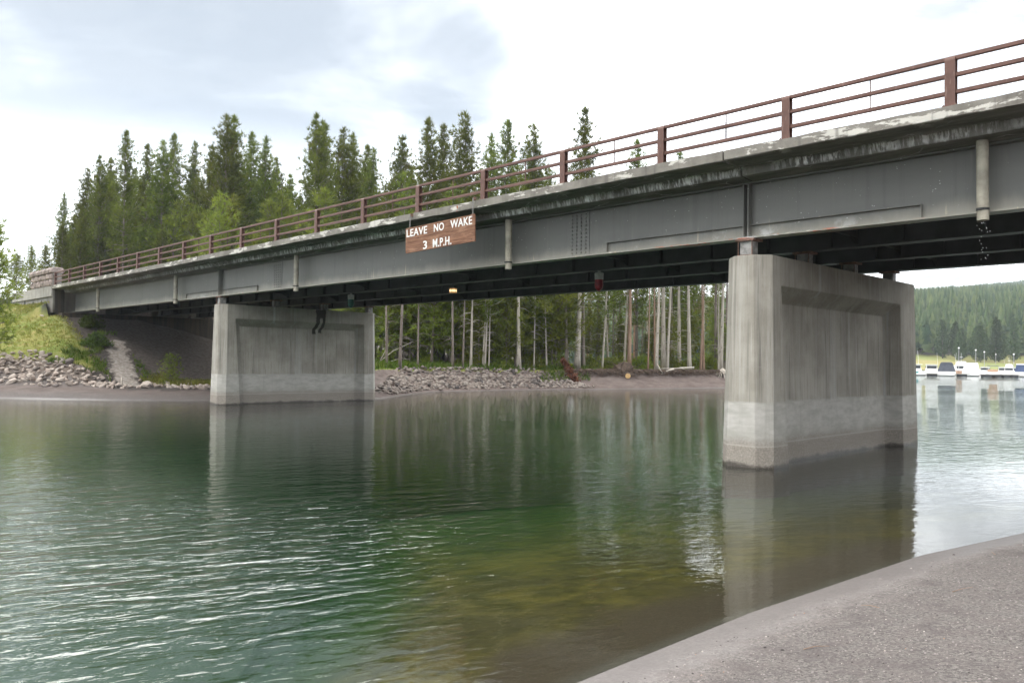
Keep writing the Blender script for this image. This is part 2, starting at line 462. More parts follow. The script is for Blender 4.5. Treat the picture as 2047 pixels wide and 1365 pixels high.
cl = t.mix(grey, (30, 30.4, 31), (4.6, 5.2, 6.1))
faint = t.math('MULTIPLY', faint, t.ss(dz, .52, .43))
cl = t.mix(t.math('MULTIPLY', faint, t.ss(grey, .2, .9, 1.0, .3)), cl, (7.4, 7.8, 8.3))
up = t.ss(dz, .35, .95)
cl = t.mix(up, cl, (25.0, 24.9, 24.6))
added_glow = t.math('MAXIMUM', blob((-.42, .73, .57), .935, .985), t.math('MAXIMUM', blob((-.20, .80, .57), .945, .985), t.math('MULTIPLY', blob((-.64, .56, .55), .935, .985), .8)))  # bright sky patch added above the view to put glints on the water
cl = t.mix(t.math('MULTIPLY', added_glow, t.ss(dz, .435, .53)), cl, (150, 149, 146))
colr = t.mix(.93, sky.outputs[0], cl)
t.set(bg, 'Color', colr); t.t.links.new(bg.outputs[0], wo.inputs[0])

vs = scene.view_settings
vs.view_transform = 'Standard'; vs.look = 'None'; vs.gamma = 1; vs.use_curve_mapping = False; vs.exposure = 0.08
scene.cycles.use_denoising = True
scene.cycles.denoiser = 'OPENIMAGEDENOISE'
scene.cycles.denoising_prefilter = 'ACCURATE'
scene.cycles.use_adaptive_sampling = False
scene.cycles.sample_clamp_indirect = 6.0
scene.cycles.max_bounces = 8; scene.cycles.transparent_max_bounces = 12
scene.cycles.caustics_reflective = False; scene.cycles.caustics_refractive = False

# ------------------------------------------------------------------ where the bridge stands
D1 = np.array([-.69817, .71594]); D2 = np.array([.71594, .69817]); P0 = np.array([6.8376, 12.43])
def UV(X, Y):
    return (X - P0[0]) * D1[0] + (Y - P0[1]) * D1[1], (X - P0[0]) * D2[0] + (Y - P0[1]) * D2[1]
def XY(u, v):
    p = P0 + D1 * u + D2 * v; return float(p[0]), float(p[1])
def hor(px): return 719.2 + .01465 * (px - 1023.5)
def spot(px, Y): return (px - 1023.5) / FPX * Y           # X of a thing standing at bearing px, Y metres ahead
def zat(px, py, Y): return CAM_H + (hor(px) - py) / FPX * Y

# ------------------------------------------------------------------ terrain
NEAR = [(-400, -70), (-200, -50), (-30, -15), (-8, -1.6), (-3.2, 2.25), (.45, 5.22), (2.04, 6.73), (4.56, 8.84), (6.53, 10.12), (9.5, 11.9), (14, 14.6), (22, 19), (40, 27), (120, 45), (420, 70), (900, 100)]
MARINA = [(900, 240), (420, 195), (140, 187), (112, 186), (80, 187), (60, 196), (20, 230), (-20, 262)]
POINT = [(-20, 262), (8, 200), (26, 130), (33, 95), (34, 84), (27, 74), (18.14, 67.27), (10.86, 62.02), (5.87, 58.99), (-.76, 54.52), (-4.9, 50.6), (-6.1, 45.01), (-6.74, 40.84)]
LEFT = [(-6.74, 40.84), (-10, 38.0), (-13.85, 35.95), (-18, 35.7), (-23.13, 35.94), (-30, 36.6), (-45, 38), (-90, 44), (-200, 66), (-400, 80)]
LAKE = NEAR + MARINA[0:] + POINT[1:] + LEFT[1:]
PROF = dict(
    near=([-60, -34, -16, -8, -4, -1.6, 0, 4.2, 9, 16, 24, 32, 60, 400], [-6, -3.4, -1.6, -.80, -.40, -.16, 0, .52, 1.0, 2.2, 5.0, 6.1, 6.2, 12]),
    marina=([-60, -10, 0, 10, 60, 95, 300, 730, 1600, 4000], [-6, -2, 0, 1, 3.1, 5.2, 54, 158, 290, 340]),
    point=([-60, -20, -5, 0, 1.9, 2.3, 2.9, 14, 60, 600], [-6, -4, -1.2, 0, .78, .88, 1.36, 1.4, 1.7, 5]),
    left=([-60, -20, -6, 0, 3.6, 5.4, 6.6, 12.5, 15, 40, 200, 1500], [-6, -4, -1.2, 0, .45, 1.5, 2.0, 5.1, 5.5, 5.6, 8, 40]),
)
def pdist(X, Y, line):
    best = np.full(X.shape, 1e18)
    for (x0, y0), (x1, y1) in zip(line[:-1], line[1:]):
        dx_, dy_ = x1 - x0, y1 - y0
        tt = np.clip(((X - x0) * dx_ + (Y - y0) * dy_) / (dx_ * dx_ + dy_ * dy_), 0, 1)
        best = np.minimum(best, (X - x0 - tt * dx_) ** 2 + (Y - y0 - tt * dy_) ** 2)
    return np.sqrt(best)
def inside(X, Y, poly):
    c = np.zeros(X.shape, bool)
    for (x0, y0), (x1, y1) in zip(poly, poly[1:] + poly[:1]):
        if y0 == y1: continue
        k = ((y0 > Y) != (y1 > Y)) & (X < (x1 - x0) * (Y - y0) / (y1 - y0) + x0)
        c ^= k
    return c
def vnoise(X, Y, seed=0):
    s = 0
    r_ = np.random.RandomState(seed)
    for k in range(7):
        a, b, c_ = r_.uniform(-1, 1), r_.uniform(-1, 1), r_.uniform(0, 6.28)
        q = math.hypot(a, b) + 1e-6
        s = s + np.sin((a * X + b * Y) / q * (.6 + .45 * k) + c_ + 1.3 * np.sin((b * X - a * Y) / q * (.5 + .3 * k) + k))
    return s / 7
def terrain(X, Y):
    """height and the weights of the four shores"""
    X = np.asarray(X, float); Y = np.asarray(Y, float)
    sgn = np.where(inside(X, Y, LAKE), -1.0, 1.0)
    steep = 1 + 3.2 * np.clip((.2 - X - .25 * (Y - 5)) / 3.0, 0, 1)
    zs, ws = 0, 0; W = {}
    ds = {k: pdist(X, Y, l) for k, l in (('near', NEAR), ('marina', MARINA), ('point', POINT), ('left', LEFT))}
    for k, dd in ds.items():
        wgt = 1.0 / (dd + .35) ** 4
        zk = np.interp(dd * sgn, *PROF[k])
        if k == 'near': zk = np.where(zk < 0, np.maximum(zk * steep, -6), zk)
        zs = zs + wgt * zk; ws = ws + wgt; W[k] = wgt
    for k in W: W[k] = W[k] / ws
    z = zs / ws
    dm = np.minimum.reduce(list(ds.values())) * sgn
    far = np.clip((np.hypot(X, Y) - 3) / 30, 0, 1)
    z = z + vnoise(X, Y, 3) * .10 * far * np.clip(np.abs(dm) - .3, 0, 1) * np.where(dm > 0, 1, .3)
    near_b = np.clip(dm, 0, 1) * W['near']
    z = z + near_b * np.clip(dm - .4, 0, 1) * (.022 * vnoise(X * 4, Y * 4, 5) + .022 * vnoise(X * 2.2, Y * 2.2, 6))
    # the marina hillside rolls
    z = z + W['marina'] * np.clip((dm - 90) / 300, 0, 1) * 9 * np.sin(X / 140 + .8) + W['marina'] * np.clip((dm - 200) / 500, 0, 1) * (X - 300) * .085
    # ground under and beside the abutments, road embankment behind them
    u, v = UV(X, Y)
    for ue, s in ((50.2, 1), (-21.4, -1)):
        b = (u - ue) * s
        vout = np.maximum(np.maximum(.3 - v, v - 9.9), 0)
        emb = 6.12 - vout / 1.7
        z = np.where(b > .4, np.where(vout > 0, np.maximum(z, emb - np.where((v < .3), .75, 0)), 6.12), z)
        lim = 4.35 - np.clip(-b - 1.2, 0, 60) * .42
        inb = np.clip(np.minimum(v + 2.2, 12.3 - v) / 2.2, 0, 1)
        z = np.where((b <= .4) & (b > -16) & (dm > 0), z - np.clip(z - np.maximum(lim, .12 * np.clip(dm, 0, 4)), 0, 9) * inb, z)
    return z, W, dm
def H(x, y):
    return float(terrain(np.array([x]), np.array([y]))[0][0])

def bank_line(px, dmin=2.35):
    Y = np.arange(44.0, 82.0, .15); x = spot(px, Y)
    k = (terrain(x, Y)[2] > dmin) & ((x > 3) | (dmin > 2.4))
    return float(Y[np.argmax(k)]) if k.any() else 70.0
def build_ground():
    a = np.concatenate([np.arange(-44, 44, .15), np.arange(44, 316, 3.0)])
    a = np.radians(a); na = len(a)
    r_ = [1.0]
    while r_[-1] < 1480: r_.append(r_[-1] * 1.016)
    r_ = np.array(r_); nr = len(r_)
    A, Rr = np.meshgrid(a, r_)
    X = (np.sin(A) * Rr).ravel(); Y = (np.cos(A) * Rr).ravel()
    z, W, dm = terrain(X, Y)
    z0 = H(0, 0)
    V = np.vstack([np.column_stack([X, Y, z]), [[0, 0, z0]]])
    i = np.arange(nr - 1)[:, None] * na; j = np.arange(na)[None, :]; j2 = (j + 1) % na
    F = np.stack([i + j, i + j2, i + na + j2, i + na + j], -1).reshape(-1, 4)
    me = np_mesh('ground', V, F, ground_mat, True)
    bm = bmesh.new(); bm.from_mesh(me); bm.verts.ensure_lookup_table()
    c = bm.verts[len(V) - 1]
    for k in range(na): bm.faces.new((c, bm.verts[(k + 1) % na], bm.verts[k]))
    bmesh.ops.recalc_face_normals(bm, faces=bm.faces)
    bm.to_mesh(me); bm.free()
    me.polygons.foreach_set('use_smooth', np.ones(len(me.polygons), bool))
    u, v = UV(X, Y)
    inbr = (v > -.4) & (v < 10.4)
    grass = W['left'] * np.clip((dm - 5.6) / 1.2, 0, 1) * np.where(inbr & (u > 25), np.clip((.8 - v) / 1.2, 0, 1), 1)
    grass = grass + W['point'] * np.clip((dm - 2.75) / .4, 0, 1) * np.clip((16 - dm) / 8, .12, 1)
    grass = grass + W['marina'] * np.clip((dm - 8) / 8, 0, 1) * np.clip((104 - dm) / 10, 0, 1) * np.where(X < 55, .2, 1)
    road = np.where(inbr & ((u > 50.5) | (u < -21.7)), 1.0, 0)
    pink = W['left'] * np.clip((dm - .8) / 2, 0, 1) * np.clip((4 - dm), 0, 1) + W['point']
    # pale washed-out gully running down the bank beside the bridge
    gl = pdist(X, Y, [(-23.1, 46.3), (-21.5, 43.6), (-20.0, 41.5), (-18.9, 40.3)])
    gully = np.clip(1.15 - gl / .8, 0, 1)
    shaded_dirt = W['left'] * np.where(inbr & (dm > 3), 1.0, 0)
    for nm, val in (('grass', grass), ('road', road), ('pink', pink), ('shore', dm), ('nearw', W['near']), ('gully', gully), ('shaded_dirt', shaded_dirt), ('marina', W['marina'])):
        at = me.attributes.new(nm, 'FLOAT', 'POINT')
        at.data.foreach_set('value', np.append(val, 0).astype(np.float32))
    o = link(bpy.data.objects.new('ground', me)); tag(o, kind='structure')
    return o

def mat_ground():
    m, t, out = material('ground_soil_sand_grass')
    c = coords(t); x, y, z = sep(t, c)
    sh = t.attr('shore'); gr = t.attr('grass')
    fine = t.noise(c, 55, 5, .72); mid = t.noise(c, 6, 5, .6); big = t.noise(c, .7, 5, .6)
    # grey-mauve volcanic sand with gravel grains
    fine2 = t.noise(c, 38, 4, .8)
    sand = t.mix(t.ss(fine2, .38, .62), (.070, .062, .057), (.192, .174, .163))
    sand = t.mix(t.ss(mid, .35, .7, 0, .6), sand, (.135, .115, .108))
    grit = t.noise(c, 95, 2, .5)
    sand = t.mix(t.ss(t.noise(c, 60, 2, .5), .68, .73), sand, (.38, .34, .31))
    sand = t.mix(t.ss(t.noise(c, 42, 3, .6), .36, .30), sand, (.040, .034, .033))
    far = t.mix(t.ss(t.noise(t.scl(c, (1, 1, 4)), 1.2, 6, .65), .35, .65), (.115, .085, .074), (.185, .145, .128))
    sand = t.mix(t.math('MULTIPLY', t.attr('pink'), .85), sand, far)
    sand = t.mix(t.math('MULTIPLY', t.ss(t.noise(c, 2.6, 5, .65), .50, .66, 0, .55), t.attr('nearw')), sand, (.088, .075, .072))
    # wet strip at the edge, smooth and a little lighter where it has just dried
    wz = t.math('ADD', z, t.math('MULTIPLY', t.math('SUBTRACT', t.noise(c, 2.1, 5, .65), .5), .075))
    wet = t.ss(wz, .012, .050, 1, 0)
    smooth_ = t.ss(wz, .015, .075, .8, 0)
    sm = t.mix(t.ss(t.noise(c, 30, 4, .7), .3, .7), (.150, .134, .128), (.200, .183, .176))
    sand = t.mix(t.math('MULTIPLY', smooth_, .8), sand, sm)
    sand = t.mix(t.math('MULTIPLY', wet, .30), sand, (.062, .052, .047))
    # lake bed: dark wet sand, then mustard algae, then the deep water's scattered green painted over weed
    bed = t.mix(t.ss(fine, .3, .7), (.062, .046, .036), (.125, .095, .074))
    al = t.noise(t.scl(c, (1, 1, .3)), 2.2, 6, .68)
    dep = t.math('ADD', z, t.math('MULTIPLY', t.math('SUBTRACT', t.noise(c, .8, 6, .7), .5), .16))
    algae = t.mix(t.ss(al, .34, .64), (.062, .056, .016), (.180, .148, .042))
    algae = t.mix(t.ss(t.noise(c, .55, 5, .65), .42, .6, 0, .7), algae, (.06, .05, .028))
    bed = t.mix(t.ss(dep, -.055, -.13), bed, algae)
    deep_green = t.mix(t.ss(al, .3, .7), (.022, .066, .013), (.040, .094, .019))
    bed = t.mix(t.ss(dep, -.13, -.72), bed, deep_green)
    bed = t.mix(t.ss(z, -.55, -1.5), bed, (.010, .068, .017))
    sand = t.mix(t.ss(z, .0, -.02), sand, bed)
    # soil and grass
    soil = t.mix(t.ss(mid, .3, .7), (.105, .078, .060), (.20, .165, .14))
    gcol = t.mix(t.ss(big, .36, .62), (.27, .26, .075), (.17, .215, .045))
    gcol = t.mix(t.ss(t.noise(c, 1.9, 6, .7), .48, .7), gcol, (.36, .30, .12))
    gcol = t.mix(t.ss(t.noise(c, 9, 4, .7), .58, .72, 0, .8), gcol, (.095, .072, .045))
    gcol = t.mix(t.attr('marina'), gcol, t.mix(t.ss(t.noise(c, .03, 4), .4, .6), (.19, .21, .065), (.26, .225, .085)))
    g = t.ss(t.math('ADD', gr, t.math('MULTIPLY', t.math('SUBTRACT', mid, .5), .8)), .3, .6)
    inland = t.ss(sh, 3.9, 5.2)
    inland = t.math('MULTIPLY', inland, t.ss(t.attr('nearw'), .5, .7, 1, 0))
    land = t.mix(inland, sand, soil)
    land = t.mix(t.math('MULTIPLY', t.attr('shaded_dirt'), .85), land, t.mix(t.ss(mid, .3, .7), (.045, .038, .034), (.09, .08, .072)))  # bare earth under the bridge, with the bridge's shade put into its colour
    land = t.mix(t.math('MULTIPLY', t.attr('marina'), t.ss(sh, 4, 12)), land, (.045, .042, .026))
    land = t.mix(g, land, gcol)
    land = t.mix(t.ss(t.math('ADD', t.attr('gully'), t.math('MULTIPLY', t.math('SUBTRACT', t.noise(c, 1.6, 5, .7), .5), 1.9)), .35, .75), land, t.mix(t.ss(mid, .35, .65), (.27, .23, .20), (.42, .38, .34)))
    land = t.mix(t.attr('road'), land, (.055, .055, .055))
    hh = t.math('ADD', t.math('MULTIPLY', fine, .5), t.math('ADD', t.math('MULTIPLY', mid, 2.2), t.math('MULTIPLY', grit, .35)))
    bp = t.n('ShaderNodeBump'); t.set(bp, 'Height', hh); t.set(bp, 'Distance', .035)
    t.set(bp, 'Strength', t.math('MULTIPLY', t.ss(wz, .04, .10, .12, .75), 1.0))
    principled(t, out, land, t.ss(wz, .03, .07, .45, .95), bp.outputs[0], 0, .25)
    return m
ground_mat = mat_ground()
build_ground()

# ------------------------------------------------------------------ water
def mat_water():
    m, t, out = material('lake_water')
    c = coords(t); x, y, z = sep(t, c)
    rot = t.n('ShaderNodeMapping'); t.set(rot, 'Vector', c); t.set(rot, 'Rotation', (0, 0, R(-27)))
    rv = rot.outputs[0]
    dist = t.n('ShaderNodeVectorMath', operation='LENGTH'); t.set(dist, 0, c)
    D = dist.outputs['Value']
    patch = t.noise(t.scl(c, (1, 1, 1)), .085, 3, .5)
    # long low ripples coming in from the lake, finer wind ripples over them
    a = t.noise(t.scl(rv, (1.0, 2.3, 1)), 1.35, 2, .5, .6)
    b = t.noise(t.scl(rv, (1.2, 2.6, 1)), 3.4, 3, .55, .5)
    e = t.noise(t.scl(rv, (1.0, 1.7, 1)), 13.0, 2, .5)
    L = t.noise(t.scl(rv, (.3, 1.2, 1)), .42, 2, .5)
    amp = t.ss(patch, .35, .65, .7, 1.15)
    h = t.math('ADD', t.math('MULTIPLY', a, .060), t.math('MULTIPLY', b, .026))
    h = t.math('ADD', h, t.math('MULTIPLY', e, .0022))
    h = t.math('ADD', h, t.math('MULTIPLY', L, .035))
    h = t.math('MULTIPLY', h, amp)
    # calmer in the lee of the sandy shore and under the bridge
    calm = t.ss(t.math('SUBTRACT', y, t.math('MULTIPLY', x, .85)), 4.8, 11.5, .25, 1)
    h = t.math('MULTIPLY', h, calm)
    windy = t.math('MULTIPLY', t.ss(t.math('ADD', x, t.math('MULTIPLY', y, -.12)), 1.2, -3.5), t.ss(y, 15, 7))
    lake = t.math('MULTIPLY', t.ss(y, 19, 30), t.ss(t.math('SUBTRACT', x, t.math('MULTIPLY', y, .42)), 0.0, 4.0))
    h = t.math('MULTIPLY', h, t.math('ADD', 1.0, t.math('ADD', t.math('MULTIPLY', windy, 2.6), t.math('MULTIPLY', lake, .9))))
    bp = t.n('ShaderNodeBump'); t.set(bp, 'Height', h); t.set(bp, 'Strength', 1.0); t.set(bp, 'Distance', .24)
    nm = bp.outputs[0]
    fr = t.n('ShaderNodeFresnel'); t.set(fr, 'IOR', 1.36); t.set(fr, 'Normal', nm)
    gl = t.n('ShaderNodeBsdfGlossy'); t.set(gl, 'Roughness', .0); t.set(gl, 'Normal', nm); t.set(gl, 'Color', (.97, .98, .98, 1))
    tr = t.n('ShaderNodeBsdfTransparent'); t.set(tr, 'Color', (.80, .83, .75, 1))
    mx = t.n('ShaderNodeMixShader'); t.set(mx, 0, fr.outputs[0])
    t.t.links.new(tr.outputs[0], mx.inputs[1]); t.t.links.new(gl.outputs[0], mx.inputs[2])
    t.t.links.new(mx.outputs[0], out.inputs[0])
    return m
wm = MB().add([(-1400, -400, 0), (1400, -400, 0), (1400, 900, 0), (-1400, 900, 0)], [(0, 1, 2, 3)])
tag(wm.build('water', mat_water()), kind='structure')

# ------------------------------------------------------------------ the bridge (local: x towards the near bank, y across, z up from the water)
BR = Matrix(((-D1[0], D2[0], 0, P0[0]), (-D1[1], D2[1], 0, P0[1]), (0, 0, 1, 0), (0, 0, 0, 1)))
bridge = empty('road_bridge'); bridge.matrix_world = BR
tag(bridge, 'long grey steel girder road bridge on two concrete piers with a brown railing', 'bridge')
XN, XP, XQ, XE = 21.0, -4.0, -28.6, -50.0      # near end, the two joints over the piers, far end
GV = (1.28, 3.8, 6.3, 8.82)

# deck slabs with their raised edge, one per span
def slab(x0, x1):
    m = MB()
    prof = [(0, 6.21), (0, 6.03), (.015, 6.015), (.66, 6.0), (.70, 5.835), (1.05, 5.805), (1.5, 5.80), (2.2, 5.98), (7.9, 5.98), (8.6, 5.80), (9.05, 5.805), (9.4, 5.835), (9.44, 6.0), (10.085, 6.015), (10.1, 6.03), (10.1, 6.21), (9.45, 6.215), (9.4, 6.08), (.7, 6.08), (.65, 6.215)]
    n = len(prof); xs = np.linspace(x0, x1, max(2, int((x1 - x0) / .35)))
    r_ = random.Random(int(x0 * 10))
    vs = []; fs = []
    for i, xx in enumerate(xs):
        for k, (yy, z_) in enumerate(prof):
            j = .007 if k in (0, 1, 2) else .003
            vs.append((xx, yy + r_.uniform(-j, j), z_ + r_.uniform(-j, j)))
    for i in range(len(xs) - 1):
        for k in range(n):
            k2 = (k + 1) % n
            fs.append((i * n + k, i * n + k2, (i + 1) * n + k2, (i + 1) * n + k))
    fs.append(tuple(range(n))); fs.append(tuple(range((len(xs) - 1) * n, len(xs) * n))[::-1])
    m.add(vs, fs)
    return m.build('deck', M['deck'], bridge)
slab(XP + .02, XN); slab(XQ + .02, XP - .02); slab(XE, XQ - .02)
MB().box(XE, XN, .72, 9.38, 6.084, 6.13).build('asphalt_surface', M['asphalt'], bridge)

# girders
ZB, ZT = 4.65, 5.80
def girder(v, outer):
    m = MB()
    sgn = -1 if v < 5 else 1
    m.box(XE + .15, XN - .2, v - .011, v + .011, ZB + .034, ZT - .03)      # web
    m.box(XE + .15, XN - .2, v - .16, v + .16, ZB, ZB + .034)
    m.box(XE + .15, XN - .2, v - .15, v + .15, ZT - .03, ZT - .002)
    o = m.build('girder', M['girder'] if outer and v < 5 else M['shaded_girder'], bridge)
    # stiffeners: inside faces carry one every 1.5 m; the outer face only over the bearings
    if not (outer and v < 5):
        sm_ = MB().box(-.006, .006, -.135, -.011, ZB + .034, ZT - .03).mesh('web_stiffener', M['shaded_girder'])
        xx = XE + .9
        while xx < XN - .3:
            q = link(bpy.data.objects.new('web_stiffener', sm_)); q.parent = o; q.location = (xx, v, 0); xx += 1.52
    if outer:
        for xb in (-4.15, -29.05):
            b = MB()
            for dx_ in (-.055, .055):
                y0, y1 = sorted((v + sgn * .011, v + sgn * .15))
                b.box(xb + dx_ - .009, xb + dx_ + .009, y0, y1, ZB + .034, ZT - .03)
            b.build('bearing_stiffener', M['girder'], o)
            # a horizontal stiffener low on the web on both sides of the pier
            h = MB(); y0, y1 = sorted((v + sgn * .011, v + sgn * .075))
            for xa, xc in ((xb - 3.7, xb - .07), (xb + .07, xb + 3.35)):
                h.box(xa, xc, y0, y1, 4.925, 4.94)
                xe = xa if xa < xb - 1 else xc - .012
                h.box(xe, xe + .012, y0, y1, ZB + .034, 4.925)
            h.build('horizontal_stiffener', M['girder'], o)
        for xs_ in (-8.76, -24.1):
            p = MB(); f = sgn
            y0, y1 = sorted((v + f * .0115, v + f * .024))
            p.box(xs_ - .33, xs_ + .33, y0, y1, ZB + .05, ZT - .04)
            for i in range(4):
                for k in range(11):
                    p.ball((xs_ - .225 + .15 * i, v + f * .026, ZB + .12 + .093 * k), .027, 6, 4)
            for i in range(9):
                p.ball((xs_ - .5 + .12 * i, v + f * .10, ZB + .036), .018, 6, 4)
            p.build('splice_plate', M['girder'], o)
    return o
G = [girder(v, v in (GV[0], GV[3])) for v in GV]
# cross frames between the girders
k = 0
xx = -46.5
while xx < 19:
    for va, vb in zip(GV[:-1], GV[1:]):
        m = MB()
        pier = min(abs(xx + 4.15), abs(xx + 29.05)) < 1.7
        m.box(xx - .05, xx + .05, va + .14, vb - .14, 4.86, 4.95)
        m.box(xx - .05, xx + .05, va + .14, vb - .14, 5.55, 5.63)
        for (a, c_), (b_, d_) in ((((va + .14), 4.95), ((va + vb) / 2, 5.55)), (((vb - .14), 4.95), ((va + vb) / 2, 5.55))):
            m.tube([(xx, a, c_), (xx, b_, d_)], .04, 4)
        m.prism([(va + .012, 4.70), (va + .42, 4.86), (va + .42, 4.96), (va + .012, 5.2)], 'x', xx - .008, xx + .008)
        m.prism([(vb - .012, 4.70), (vb - .42, 4.86), (vb - .42, 4.96), (vb - .012, 5.2)], 'x', xx - .008, xx + .008)
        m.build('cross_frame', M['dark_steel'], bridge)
    xx += 6.22

# piers
def pier(xc, mats, V1=10.1, name='pier'):
    m = MB()
    zb, zt = -2.6, 4.3
    def half(z): return .58 + (z - 0) / 4.3 * -.085
    def flat(z): return .33 + z / 4.3 * -.11
    def v0(z): return 1.0 + z / 4.3 * .05
    def ring(z): return dict(n0=v0(z), c0=v0(z) + .29, c1=V1 - v0(z) - .29, n1=V1 - v0(z), h=half(z), f=flat(z))
    B_, T_ = ring(zb), ring(zt)
    def rec(s):
        ra_b, ra_t = (1.98 + .12, 1.68); rb_b, rb_t = 8.30, 8.22
        zr, zi = 3.70, 3.38; dpt = .34
        hr = half(zr)
        P = {}
        P['cb0'] = (s * B_['h'], B_['c0'], zb); P['cb1'] = (s * B_['h'], B_['c1'], zb)
        P['ct0'] = (s * T_['h'], T_['c0'], zt); P['ct1'] = (s * T_['h'], T_['c1'], zt)
        P['rb0'] = (s * B_['h'], ra_b, zb); P['rb1'] = (s * B_['h'], rb_b, zb)
        P['rt0'] = (s * hr, ra_t, zr); P['rt1'] = (s * hr, rb_t, zr)
        P['ib0'] = (s * (B_['h'] - dpt), ra_b + .34, zb); P['ib1'] = (s * (B_['h'] - dpt), rb_b - .34, zb)
        P['it0'] = (s * (hr - dpt), ra_t + .34, zi); P['it1'] = (s * (hr - dpt), rb_t - .34, zi)
        ks = list(P); idx = {k_: i for i, k_ in enumerate(ks)}
        F = [('cb0', 'rb0', 'rt0', 'ct0'), ('rt0', 'rt1', 'ct1', 'ct0'), ('rb1', 'cb1', 'ct1', 'rt1'),
             ('rb0', 'ib0', 'it0', 'rt0'), ('rt0', 'it0', 'it1', 'rt1'), ('rb1', 'rt1', 'it1', 'ib1'), ('ib0', 'ib1', 'it1', 'it0')]
        m.add([P[k_] for k_ in ks], [[idx[q] for q in f] for f in F])
    rec(1); rec(-1)
    for e, ce, sg in (('n0', 'c0', 1), ('n1', 'c1', -1)):
        b = [(-B_['h'], B_[ce]), (-B_['f'], B_[e]), (B_['f'], B_[e]), (B_['h'], B_[ce])]
        tp = [(-T_['h'], T_[ce]), (-T_['f'], T_[e]), (T_['f'], T_[e]), (T_['h'], T_[ce])]
        m.add([(a, c_, zb) for a, c_ in b] + [(a, c_, zt) for a, c_ in tp], [(0, 1, 5, 4), (1, 2, 6, 5), (2, 3, 7, 6)])
    q = T_
    m.add([(-q['f'], q['n0'], zt), (q['f'], q['n0'], zt), (q['h'], q['c0'], zt), (q['h'], q['c1'], zt), (q['f'], q['n1'], zt), (-q['f'], q['n1'], zt), (-q['h'], q['c1'], zt), (-q['h'], q['c0'], zt)], [tuple(range(8))])
    bm = bmesh.new()
    me = m.mesh('pier', mats, recalc=False)
    bm.from_mesh(me); bmesh.ops.remove_doubles(bm, verts=bm.verts, dist=.0005); bmesh.ops.recalc_face_normals(bm, faces=bm.faces)
    bm.to_mesh(me); bm.free()
    o = link(bpy.data.objects.new(name, me)); o.parent = bridge; o.location = (xc, 0, 0)
    b = o.modifiers.new('bevel', 'BEVEL'); b.width = .018; b.segments = 2; b.limit_method = 'ANGLE'; b.angle_limit = R(14)
    for v in GV:
        g = MB(); g.m = 0
        g.box(-.13, .13, v - .13, v + .13, 4.3185, 4.598)
        g.m = 1
        g.box(-.17, .17, v - .18, v + .18, 4.302, 4.318); g.box(-.21, .21, v - .19, v + .19, 4.60, 4.648)
        for a in (-.155, .155): g.tube([(a, v - .16, 4.318), (a, v - .16, 4.60)], .011, 6)
        bo = g.build('bearing', [M['bearing'], M['rusty']], o, bevel=.006)
    return o
pr = pier(-4.15, M['pier'], 10.6); pr['label'] = 'large near concrete pier with a pale tide band'
pl = pier(-29.05, M['pier_stain'], 10.05); pl['label'] = 'far concrete pier with a dark forked leak stain at its top'

# far abutment: shelf, back wall, cheek, wing wall and the concrete band under the stone parapet
def abutment(xe, s):
    ab = MB()
    def bx(a, b, *r_): ab.box(min(xe + s * a, xe + s * b), max(xe + s * a, xe + s * b), *r_)
    bx(-.9, .72, .35, 10.2, 2.2, 4.56)         # shelf
    bx(.22, .9, .72, 9.4, 4.562, 5.99)         # back wall
    bx(.02, 1.3, .06, .705, 4.5625, 5.99)       # near cheek
    bx(.02, 1.3, 9.405, 10.04, 4.5625, 5.99)
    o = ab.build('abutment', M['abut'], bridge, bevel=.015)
    wg = MB()
    for y0, y1 in ((.10, .45), (9.65, 10.0)):
        wg.prism([(xe + s * 1.3, 2.5), (xe + s * 9.5, 4.4), (xe + s * 9.5, 5.56), (xe + s * 1.3, 5.56)], 'y', y0, y1)
    wg.build('wing_wall', M['coping'], o, bevel=.012)
    bd = MB()
    for y0, y1 in ((-.03, .55), (9.55, 10.13)):
        bd.box(min(xe + s * .03, xe + s * 9.6), max(xe + s * .03, xe + s * 9.6), y0, y1, 5.562, 6.2)
    bd.build('wall_coping', M['coping'], o, bevel=.02)
    return o
def mat_abut(name, pale, dk=1.0):
    m, t, out = material(name)
    c = coords(t); x, y, z = sep(t, c)
    base = t.mix(t.ss(t.noise(c, 1.2, 6, .6), .3, .7), (.30, .285, .26), (.43, .415, .385))
    st = t.noise(t.scl(c, (5, 5, .25)), 1.0, 5, .6)
    base = t.mix(t.ss(st, .5, .7, 0, .7), base, (.20, .185, .16))
    if not pale:
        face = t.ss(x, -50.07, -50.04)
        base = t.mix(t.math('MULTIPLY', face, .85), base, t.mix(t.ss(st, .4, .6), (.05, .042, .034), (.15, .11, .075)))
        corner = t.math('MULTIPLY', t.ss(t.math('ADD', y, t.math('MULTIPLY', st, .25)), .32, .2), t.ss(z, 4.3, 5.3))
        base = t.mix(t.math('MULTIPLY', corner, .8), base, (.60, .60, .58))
    if dk != 1: base = t.mix(1.0, base, (dk, dk * .95, dk * .88), 'MULTIPLY')  # shade under the span multiplied into the abutment colour
    principled(t, out, base, .9, t.bump(t.noise(c, 20, 5), .4, .015), 0, .3)
    return m
M['abut'] = mat_abut('shaded_abutment_concrete', False, .45); M['coping'] = mat_abut('coping_concrete', True)
abutment(XE, -1); abutment(XN, 1)

